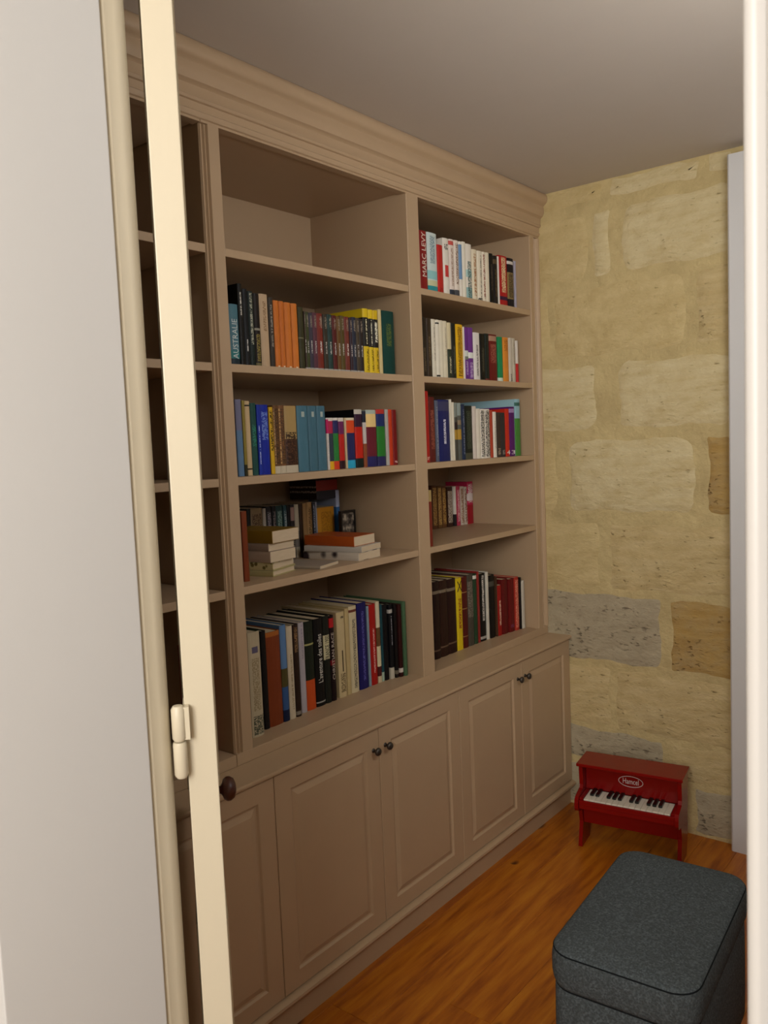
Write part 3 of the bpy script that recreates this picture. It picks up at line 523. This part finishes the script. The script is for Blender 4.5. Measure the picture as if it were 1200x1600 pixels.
  (-0.04, 1.9727, 1.9947, 0.196, 'yellow and black guide book, middle of three', '#e2c222', {'b': [(0.42, 0.86, '#1a1610')], 't': ('#e8e4cc', 0.45, 0.84, 0.12), 't2': ('#6c5810', 0.05, 0.38, 0.22)}),
  (-0.04, 1.9951, 2.0188, 0.196, 'yellow and black guide book, right of three', '#dcb81c', {'b': [(0.42, 0.86, '#1a1610')], 't': ('#e8e4cc', 0.5, 0.82, 0.25), 't2': ('#6c5810', 0.05, 0.38, 0.22)}),
  (-0.04, 2.0201, 2.0359, 0.201, 'thin cream book right of the guide books', '#d8c48c', {}),
  (-0.04, 2.0395, 2.0997, 0.2, 'wide dark green hardback with gold ornament', '#0f4038', {'t': ('#5c6c30', 0.45, 0.8, 0.2)}),
 ]),
 'm3': ('on the middle bay third shelf', 1.4301, [
  (-0.04, 1.4221, 1.4425, 0.198, 'pale slate blue book, leftmost', '#5c7c9c', {'b': [(0.6, 1, '#6c6c84')]}),
  (-0.04, 1.4431, 1.4525, 0.195, 'thin olive yellow book', '#8c7c34', {'b': [(0, 0.15, '#2c2c14')]}),
  (-0.04, 1.4537, 1.4703, 0.194, 'cream book with two black dots', '#c8ae84', {'b': [(0.08, 0.1, '#2c2418'), (0.93, 0.95, '#14120f')]}),
  (-0.04, 1.4715, 1.492, 0.189, 'dark sea green book', '#1f4c44', {'t': ('#2c7c64', 0.4, 0.7, 0.3)}),
  (-0.04, 1.4933, 1.5049, 0.185, 'royal blue volume with white line', '#16309c', {'t': ('#c0d0f0', 0.15, 0.7, 0.1)}),
  (-0.04, 1.5053, 1.5359, 0.185, 'wide royal blue volume with pale lettering', '#12289a', {'t': ('#6880c4', 0.5, 0.9, 0.35)}),
  (-0.04, 1.5374, 1.5516, 0.179, 'narrow yellow book with black letters', '#d8ac20', {'t': ('#2c2008', 0.35, 0.95, 0.32)}),
  (-0.04, 1.5526, 1.5727, 0.184, 'brown fantasy volume, left of three', '#6c4a2c', {'b': [(0, 0.11, '#c4b8a0')], 't': ('#b08c58', 0.14, 0.95, 0.45), 't2': ('#2c1810', 0.14, 0.95, 0.4)}),
  (-0.04, 1.5731, 1.5948, 0.184, 'brown fantasy volume, middle of three', '#7c5432', {'b': [(0, 0.11, '#c4b8a0')], 't': ('#c49c60', 0.14, 0.95, 0.45), 't2': ('#34201a', 0.14, 0.95, 0.4)}),
  (-0.04, 1.5957, 1.6419, 0.185, 'wide brown fantasy volume with cream corner', '#5c3a24', {'b': [(0, 0.11, '#c4b8a0'), (0.5, 0.99, '#a88c58')], 't': ('#2c1810', 0.12, 0.6, 0.45)}),
  (-0.04, 1.6439, 1.6864, 0.184, 'steel blue binding, left of three with pale emblem', '#4a7688', {'e': ('#a8b4ac', 0.83, 0.91, 0.14)}),
  (-0.04, 1.6878, 1.723, 0.184, 'steel blue binding, middle of three with pale emblem', '#466f80', {'e': ('#a8b4ac', 0.83, 0.91, 0.14)}),
  (-0.04, 1.724, 1.7597, 0.184, 'steel blue binding, right of three with pale emblem', '#466f80', {'e': ('#a8b4ac', 0.83, 0.91, 0.14)}),
  (-0.04, 1.7607, 1.7697, 0.15, 'slim magenta and white paperback', '#d8d0c8', {'b': [(0.7, 0.97, '#c02060')], 't': ('#b8b0a8', 0.1, 0.6, 0.2)}),
  (-0.04, 1.7705, 1.7897, 0.15, 'colour block paperback, slate with yellow foot', '#34404c', {'b': [(0, 0.16, '#e0a81c'), (0.7, 0.94, '#b02448'), (0.94, 1, '#d8d0c4')]}),
  (-0.04, 1.7905, 1.8136, 0.15, 'colour block paperback, green with orange foot', '#2c8038', {'b': [(0, 0.16, '#d04020'), (0.7, 0.95, '#28285c'), (0.95, 1, '#d8d0c4')]}),
  (-0.04, 1.8152, 1.8387, 0.15, 'colour block paperback, red with purple top', '#c4221c', {'b': [(0, 0.16, '#34141c'), (0.68, 0.93, '#6c2458'), (0.93, 1, '#d8d0c4')]}),
  (-0.04, 1.8395, 1.8481, 0.15, 'thin cream paperback between red and navy ones', '#cdb890', {}),
  (-0.04, 1.8493, 1.8867, 0.15, 'colour block paperback, navy with cyan foot', '#26285c', {'b': [(0, 0.16, '#28a0c4'), (0.7, 0.95, '#d84a1c'), (0.95, 1, '#dcd0b4')]}),
  (-0.04, 1.8883, 1.9241, 0.175, 'colour block paperback, scarlet with black foot', '#c8200f', {'b': [(0, 0.16, '#10201c'), (0.7, 0.92, '#341830'), (0.92, 1, '#c4beb0')], 'side': '#0b0b10'}),
  (-0.04, 1.9249, 1.9409, 0.17, 'leaning white and rust paperback', '#cac2bc', {'b': [(0, 0.42, '#8c4c2c'), (0.8, 1, '#1c2030')]}),
  (-0.04, 1.9422, 1.9907, 0.174, 'wide colour block paperback, maroon with cream band', '#6c1c2c', {'b': [(0, 0.18, '#26245c'), (0.7, 0.93, '#e8c884'), (0.93, 1, '#a8b4a8')]}),
  (-0.04, 1.9925, 2.0334, 0.176, 'colour block paperback, green with navy foot', '#2a7c2c', {'b': [(0, 0.17, '#2a2858'), (0.7, 0.92, '#1c2c64'), (0.92, 1, '#b03028')]}),
  (-0.04, 2.0348, 2.0505, 0.176, 'narrow light grey paperback', '#b4b0a8', {}),
  (-0.04, 2.0514, 2.0696, 0.176, 'narrow vermilion paperback', '#c83c18', {}),
  (-0.04, 2.0705, 2.0932, 0.175, 'dark crimson paperback, rightmost', '#7c1414', {'t': ('#d0a8a0', 0.03, 0.08, 0.3)}),
 ]),
 'm5': ('on the middle bay bottom shelf', 0.7314, [
  (-0.05, 1.4294, 1.4715, 0.284, 'large white photo spined album, leftmost', '#b8aa8c', {'e': ('#5c566c', 0.8, 0.86, 0.25), 't': ('#8c7c5c', 0.25, 0.75, 0.3), 't2': ('#3c4434', 0.02, 0.2, 0.5), 'side': '#1c3a24', 'depth': 0.24}),
  (-0.072, 1.4941, 1.5124, 0.274, 'black album right of the leftmost one', '#120f0e', {'depth': 0.24}),
  (-0.072, 1.5135, 1.565, 0.265, 'wide rust brown album', '#7c3818', {'b': [(0.95, 1, '#a05c24')], 'depth': 0.24}),
  (-0.072, 1.5663, 1.59, 0.275, 'album with blue sky and lake photograph', '#5c80ac', {'b': [(0, 0.12, '#101c3c'), (0.12, 0.36, '#345484'), (0.36, 0.55, '#4c4420')], 'depth': 0.25}),
  (-0.072, 1.5913, 1.6146, 0.267, 'cream white album beside the lake one', '#cfc0a4', {'t': ('#9c8c70', 0.1, 0.7, 0.15)}),
  (-0.072, 1.6163, 1.6366, 0.267, 'dark brown album with gold letters', '#2c1c14', {'b': [(0.02, 0.06, '#7c7468')], 't': ('#8c6c48', 0.7, 0.97, 0.3)}),
  (-0.082, 1.6485, 1.671, 0.265, 'lavender grey album', '#b4acb0', {'t': ('#8c8490', 0.6, 0.98, 0.15)}),
  (-0.082, 1.6723, 1.7093, 0.263, 'dark green album with orange foot', '#1c2418', {'b': [(0, 0.34, '#c04c1c'), (0.73, 0.75, '#a8a468')]}),
  (-0.082, 1.712, 1.7505, 0.263, 'black album with white vertical title', '#100e0d', {'txt': ("L'aventure des toiles", '#dcd8cc', 0.27, 0.82, 0.5), 'b': [(0.04, 0.055, '#a8a49c')]}),
  (-0.082, 1.7518, 1.7777, 0.265, 'black album with cream title block', '#1c1f18', {'b': [(0.5, 0.78, '#d0c8a0')], 'txt': ('FRANCE 1900', '#1c1f18', 0.5, 0.77, 0.7)}),
  (-0.082, 1.7791, 1.7988, 0.261, 'black album with red top and title', '#1c0c10', {'b': [(0.86, 0.97, '#b01c20'), (0.42, 0.48, '#7c1420')], 'txt': ('CHRISTIAN RACE', '#c8b8a8', 0.25, 0.8, 0.6)}),
  (-0.082, 1.8129, 1.8482, 0.264, 'thick beige album with black flame mark', '#cdb98c', {'e': ('#3c2c14', 0.3, 0.55, 0.07), 't': ('#6c5c3c', 0.06, 0.28, 0.3), 't2': ('#1c1810', 0.92, 0.95, 0.2), 'depth': 0.24}),
  (-0.082, 1.8499, 1.8687, 0.27, 'slim beige album', '#c4ae7c', {}),
  (-0.082, 1.8704, 1.9051, 0.272, 'cream album with fine grey lettering', '#d4c6a0', {'b': [(0.93, 0.96, '#6c3828')], 't': ('#6c6454', 0.05, 0.85, 0.2)}),
  (-0.082, 1.9086, 1.9523, 0.275, 'deep indigo hardback', '#1e1a5c', {'t': ('#5c58a4', 0.1, 0.9, 0.12)}),
  (-0.082, 1.9532, 1.9636, 0.259, 'thin pale blue album', '#8498a4', {}),
  (-0.082, 1.965, 1.998, 0.261, 'scarlet album', '#a81a14', {'t': ('#d8a098', 0.15, 0.7, 0.12)}),
  (-0.082, 1.9994, 2.0176, 0.265, 'album split cream, brown and white', '#6c4c2c', {'b': [(0, 0.08, '#c8b894'), (0.08, 0.2, '#4c1c1c'), (0.2, 0.45, '#d4c8a0'), (0.68, 1, '#d0c4a4')]}),
  (-0.082, 2.0186, 2.0299, 0.252, 'narrow petrol blue album', '#1c4850', {'b': [(0.0, 0.12, '#a0b4a0')]}),
  (-0.08, 2.0303, 2.0547, 0.25, 'black album left of the white footed one', '#0f0e10', {}),
  (-0.074, 2.0551, 2.074, 0.247, 'black album with white label at foot', '#121114', {'b': [(0, 0.15, '#c0b8a4'), (0.88, 0.93, '#b4b0a8')], 't': ('#a8a8b0', 0.45, 0.85, 0.08)}),
  (-0.068, 2.0744, 2.0884, 0.244, 'near black album right of white footed one', '#161010', {'b': [(0.05, 0.1, '#6c6454')]}),
  (-0.062, 2.0888, 2.1063, 0.241, 'maroon black album', '#34100f', {'b': [(0.06, 0.12, '#c8bcb0')]}),
  (-0.057, 2.1067, 2.1225, 0.247, 'grey green album, rightmost', '#4c6c4c', {'depth': 0.26}),
 ]),
 'm4': ('in middle bay fourth shelf back row', 1.1508, [
  (-0.06, 1.4394, 1.4581, 0.187, 'rust brown book standing at the front left edge', '#7c3818', {'depth': 0.12}),
  (-0.26, 1.6362, 1.651, 0.172, 'black book near the left wall', '#16140f', {'depth': 0.13}),
  (-0.26, 1.6521, 1.6981, 0.171, 'ornate beige and brown book', '#7c6444', {'t': ('#3c2414', 0.2, 0.9, 0.4), 'depth': 0.13}),
  (-0.26, 1.6992, 1.7119, 0.168, 'thin pale book beside the beige one', '#9c9080', {'depth': 0.13}),
  (-0.26, 1.7135, 1.737, 0.173, 'black book with faint grey print', '#1c1818', {'t': ('#7c7478', 0.2, 0.9, 0.3), 'depth': 0.13}),
  (-0.26, 1.7381, 1.7539, 0.172, 'soot black book', '#141212', {'t': ('#6c6060', 0.3, 0.9, 0.3), 'depth': 0.13}),
  (-0.26, 1.755, 1.7843, 0.172, 'dark green book with pale print', '#1c3430', {'t': ('#6c8478', 0.3, 0.9, 0.3), 'depth': 0.13}),
  (-0.26, 1.7855, 1.8006, 0.17, 'dark teal book', '#204044', {'t': ('#8c9494', 0.6, 0.9, 0.3), 'depth': 0.13}),
  (-0.26, 1.8023, 1.8158, 0.168, 'black narrow book', '#100e0e', {'depth': 0.13}),
  (-0.26, 1.817, 1.8336, 0.17, 'black book with pink flower print', '#241c1c', {'b': [(0.7, 0.95, '#8c6c60')], 't': ('#8c8070', 0.1, 0.6, 0.3), 'depth': 0.13}),
  (-0.26, 1.8348, 1.8534, 0.169, 'ivory spined book', '#a89c84', {'b': [(0.2, 0.5, '#6c645c')], 'depth': 0.13}),
  (-0.26, 1.8552, 1.8698, 0.169, 'dark brown book', '#34200f', {'depth': 0.13}),
  (-0.26, 1.8716, 1.89, 0.17, 'tan book left of ochre one', '#8c6a40', {'depth': 0.13}),
  (-0.26, 1.8912, 1.9136, 0.171, 'light tan book with dark marks', '#a07c4c', {'t': ('#4c3418', 0.2, 0.9, 0.3), 'depth': 0.13}),
  (-0.26, 1.9154, 1.9274, 0.17, 'black and grey book', '#1c1c24', {'t': ('#9498a4', 0.3, 0.95, 0.2), 'depth': 0.13}),
  (-0.26, 1.9286, 1.9356, 0.169, 'thin grey book', '#8c8c94', {'depth': 0.13}),
  (-0.26, 1.9381, 2.0198, 0.149, 'wide ochre yellow book', '#b87c1c', {'t': ('#8c5c14', 0.2, 0.9, 0.3), 'depth': 0.13}),
  (-0.26, 2.0305, 2.0479, 0.201, 'tall narrow blue book with white top', '#2c5c8c', {'b': [(0.72, 1, '#9ca4bc')], 'depth': 0.13}),
 ]),
 'l2': ('on the left bay second shelf', 1.7128, [
  (-0.07, 1.2933, 1.3233, 0.175, 'grey white book', '#a89c90', {'depth': 0.1}),
 ]),
 'l3': ('on the left bay third shelf', 1.4301, [
  (-0.07, 1.2933, 1.3233, 0.182, 'pale grey book', '#aca09c', {'depth': 0.1}),
 ]),
 'l5': ('on the left bay bottom shelf', 0.7314, [
  (-0.07, 1.2933, 1.3233, 0.268, 'dark red tall book', '#8c1410', {'depth': 0.1}),
 ]),
}

for key, (where, z, lst) in SHELVES.items():
    for (X, y0, y1, h, desc, base, o) in lst:
        t = y1-y0; hard = h > .205 or 'hard' in desc or 'volume' in desc or 'album' in desc
        d = min(o.get('depth', .12+.14*(h-.15)+.02 if h < .205 else .17+.4*(h-.2)), X+.405)
        e = tag(empty('book', (X, (y0+y1)/2, z+.0002)), desc+' '+where, 'book', 'books '+where)
        if o.get('lean'): e.rotation_euler = (math.radians(o['lean']), 0, 0); e.location.z += .0004; 
        book_parts(e, t-.0003, h, d, base, o, hard)
        if 'txt' in o: spine_text(e, t, h, o['txt'])
# lying books of the fourth shelf, middle bay:  z0, thick, centre x, centre y, size x (depth), size y (width), turn
Z4 = 1.1508
def flat_book(desc, x, y, z, dx, dy, t, rz, base, o=None, hard=False, face='front', tip=0):
    """lying closed; spine to -y unless face says otherwise"""
    e = tag(empty('book', (x, y, z+.0003), rz), desc, 'book', 'books lying on the middle bay fourth shelf')
    e.rotation_euler = (tip, 0, rz)
    c = .0022 if hard else .001; hx, hy = dx/2, dy/2
    prof = [(hy, 0), (-hy, 0), (-hy-.001, t*.3), (-hy-.001, t*.7), (-hy, t), (hy, t), (hy, t-c), (-hy+c*1.5, t-c), (-hy+c, t*.6), (-hy+c, t*.4), (-hy+c*1.5, c), (hy, c)]
    bm = prism(prof, -hx, hx, 'x'); obj('cover', bm, plain('flat cover', base, .4) if not o else flat_mat(base, o), e)
    g = .003 if hard else .0003
    obj('pages', B(-hx+g, hx-g, -hy+c*2.2, hy-g, c+.0001, t-c-.0001), PAGE2, e); return e
PAGE2 = NT('stacked page edges', .85, .2); _q = PAGE2.noise(1, 2, PAGE2.coord(), (30, 30, 900)); PAGE2.col(PAGE2.mix(_q, lin('#d6c4a8'), lin('#bfab8c'))); PAGE2 = PAGE2.m
def flat_mat(base, o):
    m = NT('patterned cover', .5); v = m.coord(); vo = m.n('ShaderNodeTexVoronoi'); m.l(v, vo.inputs['Vector']); vo.inputs['Scale'].default_value = o[1]
    m.col(m.mix(m.ramp(vo.outputs['Distance'], [(.25, (1, 1, 1, 1)), (.4, (0, 0, 0, 1))]), lin(base), lin(o[0]))); return m.m
fw = ''
# left stack
flat_book('pale green book, bottom of the left lying pile', -.150, 1.5675, Z4, .175, .118, .0165, math.radians(14), '#b4a874', hard=True)
flat_book('pale green book with olive dot band, in left lying pile', -.151, 1.5672, Z4+.0172, .174, .119, .021, math.radians(15), '#bcae7c', ('#5c5020', 60), hard=True)
flat_book('thick grey white paperback in middle of the left lying pile', -.142, 1.5705, Z4+.0388, .17, .108, .030, math.radians(6), '#c0aa94')
flat_book('taupe paperback with grey page edges just below the yellow one', -.143, 1.5700, Z4+.0694, .165, .106, .021, math.radians(5), '#a89484')
flat_book('thick mustard yellow paperback on top of left lying pile', -.138, 1.577, Z4+.0910, .172, .116, .034, math.radians(7), '#8c6c1c')
flat_book('thin grey booklet lying flat between the two piles', -.115, 1.7200, Z4, .165, .110, .009, math.radians(14), '#a89c8c')
flat_book('white paperback with dark flower marks, bottom of right lying pile', -.133, 1.904, Z4, .21, .118, .024, math.radians(6), '#cfc4b4', ('#2c1c20', 22))
flat_book('white curling paperback, middle of right lying pile', -.130, 1.906, Z4+.0246, .205, .122, .017, math.radians(11), '#c4bcb0')
flat_book('thick orange paperback on top of right lying pile', -.140, 1.905, Z4+.0422, .19, .110, .030, math.radians(5), '#b8541a')
# box set on the back row, framed picture
bx = tag(empty('box_set', (-.325, 1.990, Z4+.1755)), 'dark red and navy boxed set lying on top of the back row of books', 'box')
BXM = NT('box print', .35); s = BXM.n('ShaderNodeSeparateXYZ'); BXM.l(BXM.coord(), s.inputs[0]); zz = s.outputs[2]
cl = BXM.mix(BXM.math('GREATER_THAN', zz, .028), lin('#0c1428'), lin('#8c1410'))
sd_ = BXM.math('LESS_THAN', s.outputs[1], -.0505); cl = BXM.mix(sd_, cl, lin('#24100f'))
for za, zb in ((.022, .029), (.038, .044)):
    f = BXM.math('MULTIPLY', sd_, BXM.math('MULTIPLY', BXM.math('GREATER_THAN', zz, za), BXM.math('LESS_THAN', zz, zb)))
    f = BXM.math('MULTIPLY', f, BXM.math('GREATER_THAN', BXM.noise(1, 1, BXM.coord(), (260, 0, 120)), .45)); cl = BXM.mix(f, cl, lin('#a89c98'))
BXM.col(cl)
obj('slipcase', B(-.06, .062, -.051, .051, 0, .062), BXM.m, bx, bevel=.001); obj('lid_edge', B(-.0605, .0625, -.0515, .0515, .0625, .0655), plain('dark board', '#1c1010', .5), bx)
pf = tag(empty('picture_frame', (-.215, 2.030, Z4+.0003)), 'small black framed picture standing behind the orange book', 'picture frame')
bm = bmesh.new()
for q in ((-.036, -.030, 0, .134), (.030, .036, 0, .134), (-.030, .030, 0, .008), (-.030, .030, .126, .134)): box(bm, -.006, .006, q[0], q[1], q[2], q[3])
obj('frame', bm, plain('black frame', '#100e0d', .3), pf)
PM = NT('photo print', .3); PM.col(PM.ramp(PM.noise(45, 2), [(.4, lin('#201c1a')), (.52, lin('#544c44')), (.66, lin('#a89c88'))])); obj('picture', B(-.004, .002, -.030, .030, .008, .126), PM.m, pf)
obj('stand', B(-.045, -.006, -.008, .008, 0, .003), plain('frame strut', '#1a1715', .5), pf)
# ---------------------------------------------------------------- toy piano
RED = NT('glossy red lacquer', .22, .3); RED.b.inputs['Coat Weight'].default_value = .08; RED.b.inputs['Coat Roughness'].default_value = .08
RED.col(RED.mix(RED.noise(5, 3), lin('#860a07'), lin('#740907'))); RED = RED.m
pn = tag(empty('toy_piano', (.262, 2.690, 0), math.radians(9)), 'small red wooden toy upright piano on the floor against the stone wall', 'toy piano')
W = .372
side = [(.085, 0), (.112, .06), (.125, .297), (.012, .297), (.010, .285), (.016, .225), (.010, .212), (-.040, .200), (-.049, .192), (-.052, .180), (-.052, .160), (-.046, .150), (-.010, .142), (-.002, .130), (.008, .09), (-.012, .0), (.045, 0)]
for x0 in (.006, W-.020): obj('side_panel', prism(side, x0, x0+.014, 'x'), RED, pn, bevel=.0012)
obj('lid', B(0, W, -.004, .130, .2975, .309), RED, pn, bevel=.003, seg=3)
obj('front_panel', B(.0205, W-.0205, .052, .062, .198, .297), RED, pn, bevel=.001)
obj('key_bed', B(.0205, W-.0205, -.046, .1, .160, .174), RED, pn, bevel=.001)
obj('key_slip', B(.0205, W-.0205, -.048, -.039, .1745, .191), RED, pn, bevel=.002)
for x0 in (.0205, W-.0345): obj('key_block', B(x0, x0+.014, -.0385, .0515, .1745, .197), RED, pn, bevel=.001)
obj('lower_panel', B(.0205, W-.0205, .012, .022, .085, .1595), RED, pn, bevel=.001)
obj('back_panel', B(.0205, W-.0205, .112, .120, .05, .297), RED, pn)
IV = plain('ivory keys', '#e6ddc8', .3); BK = plain('black keys', '#0e0c0b', .25)
kx0, kx1 = .0360, W-.0360; n = 15; kw = (kx1-kx0)/n
for i in range(n): obj('white_key', B(-kw/2+.0005, kw/2-.0005, -.0385, .0515, 0, .014), IV, pn, (kx0+kw*(i+.5), 0, .1812), bevel=.0008)
for i in (1, 2, 4, 5, 6, 8, 9, 11, 12, 13):
    obj('black_key', B(-.0066, .0066, -.004, .0517, 0, .009), BK, pn, (kx0+kw*i, 0, .1955), bevel=.0015)
lg = empty('logo', (W/2-.003, .0518, .249)); lg.parent = pn
SIL = plain('silver print', '#d8ccc8', .4)
bm = bmesh.new(); a_, b_ = .044, .0205
for i in range(40):
    q = []
    for k_, s_ in ((i, 1), (i+1, 1), (i+1, .955), (i, .955)):
        an = 2*math.pi*k_/40; q.append(bm.verts.new((a_*s_*math.cos(an), -.0003, (b_-(1-s_)*a_)*math.sin(an))))
    bm.faces.new(q)
obj('oval', bm, SIL, lg)
text('lettering', 'Hamcel', .024, SIL, lg, Matrix.Translation((0, -.0003, .000)) @ Matrix.Rotation(math.radians(90), 4, 'X') @ Matrix.Diagonal((1, 1.2, 1, 1)), .056)
# ---------------------------------------------------------------- ottoman
FAB = NT('blue grey woven fabric', .95, .15); _n1 = FAB.ramp(FAB.noise(230, 3), [(.4, (0, 0, 0, 1)), (.62, (1, 1, 1, 1))]); _n2 = FAB.ramp(FAB.noise(120, 3), [(.4, (0, 0, 0, 1)), (.6, (1, 1, 1, 1))])
FAB.col(FAB.mix(_n1, FAB.mix(_n2, lin('#4e5556'), lin('#5c6568')), lin('#43484a'))); FAB.bump(_n1, .5, .0012); FAB = FAB.m
DFAB = plain('dark seam fabric', '#1a1e20', .9, .1)
ot = tag(empty('ottoman', (.899, 1.772, 0), math.radians(4)), 'square blue grey fabric ottoman footstool on the pine floor', 'ottoman')
def rbox(w_, d_, z0, z1, r, puff=0, n=6, br=.012, taper=0):
    bm = bmesh.new(); rings = []
    def loop(ins, z, sc=1):
        pts = []
        for (cx, cy, a0) in ((w_/2-r, d_/2-r, 0), (-w_/2+r, d_/2-r, 90), (-w_/2+r, -d_/2+r, 180), (w_/2-r, -d_/2+r, 270)):
            for i in range(n+1):
                a = math.radians(a0+90*i/n); rr = max(r-ins, .002); pts.append(((cx+rr*math.cos(a))*sc, (cy+rr*math.sin(a))*sc))
        return [bm.verts.new((p[0], p[1], z)) for p in pts]
    rings.append(loop(br, z0)); rings.append(loop(br*.3, z0+br*.3)); rings.append(loop(0, z0+br)); rings.append(loop(-puff*.5, (z0*2+z1)/3)); rings.append(loop(-puff*.5, (z0+z1*2)/3))
    rings.append(loop(0, z1-br)); rings.append(loop(br*.3, z1-br*.3)); rings.append(loop(br, z1))
    for s_, dz in ((.8, puff*.8), (.5, puff*1.2), (.2, puff*1.3)): rings.append(loop(br, z1+dz, s_))
    for a, b in zip(rings, rings[1:]):
        for i in range(len(a)): bm.faces.new((a[i], a[(i+1) % len(a)], b[(i+1) % len(a)], b[i]))
    bm.faces.new(rings[-1]); bm.faces.new(rings[0][::-1]); return bm
OW, OD = .312, .518
obj('cushion', rbox(OW, OD, .322, .408, .055, .006, br=.010), FAB, ot, smooth=60)
obj('base', rbox(OW-.012, OD-.012, .075, .3215, .04, .002, br=.006), FAB, ot, smooth=60)
def tubeloop(w_, d_, r, z, rad):
    bm = bmesh.new(); pts = []
    for (cx, cy, a0) in ((w_/2-r, d_/2-r, 0), (-w_/2+r, d_/2-r, 90), (-w_/2+r, -d_/2+r, 180), (w_/2-r, -d_/2+r, 270)):
        for i in range(9): a = math.radians(a0+90*i/8); pts.append((cx+r*math.cos(a), cy+r*math.sin(a), math.cos(a), math.sin(a)))
    rg = []
    for x, y_, nx, ny in pts: rg.append([bm.verts.new((x+nx*rad*math.cos(t), y_+ny*rad*math.cos(t), z+rad*math.sin(t))) for t in [k*math.pi/3 for k in range(6)]])
    for i in range(len(rg)):
        a, b = rg[i], rg[(i+1) % len(rg)]
        for j in range(6): bm.faces.new((a[j], a[(j+1) % 6], b[(j+1) % 6], b[j]))
    return bm
obj('piping', tubeloop(OW-.0035, OD-.0035, .0535, .4000, .0021), DFAB, ot, smooth=True)
obj('seam', tubeloop(OW-.011, OD-.011, .05, .3222, .0022), DFAB, ot, smooth=True)
FT = plain('black wooden foot', '#14100c', .4)
for sx in (-1, 1):
    for sy in (-1, 1):
        bm = bmesh.new(); lathe(bm, [(0, 0), (.013, 0), (.014, .002), (.021, .074), (.020, .0748), (0, .0748)], 16)
        obj('foot', bm, FT, ot, (sx*(OW/2-.05), sy*(OD/2-.05), 0), smooth=50)
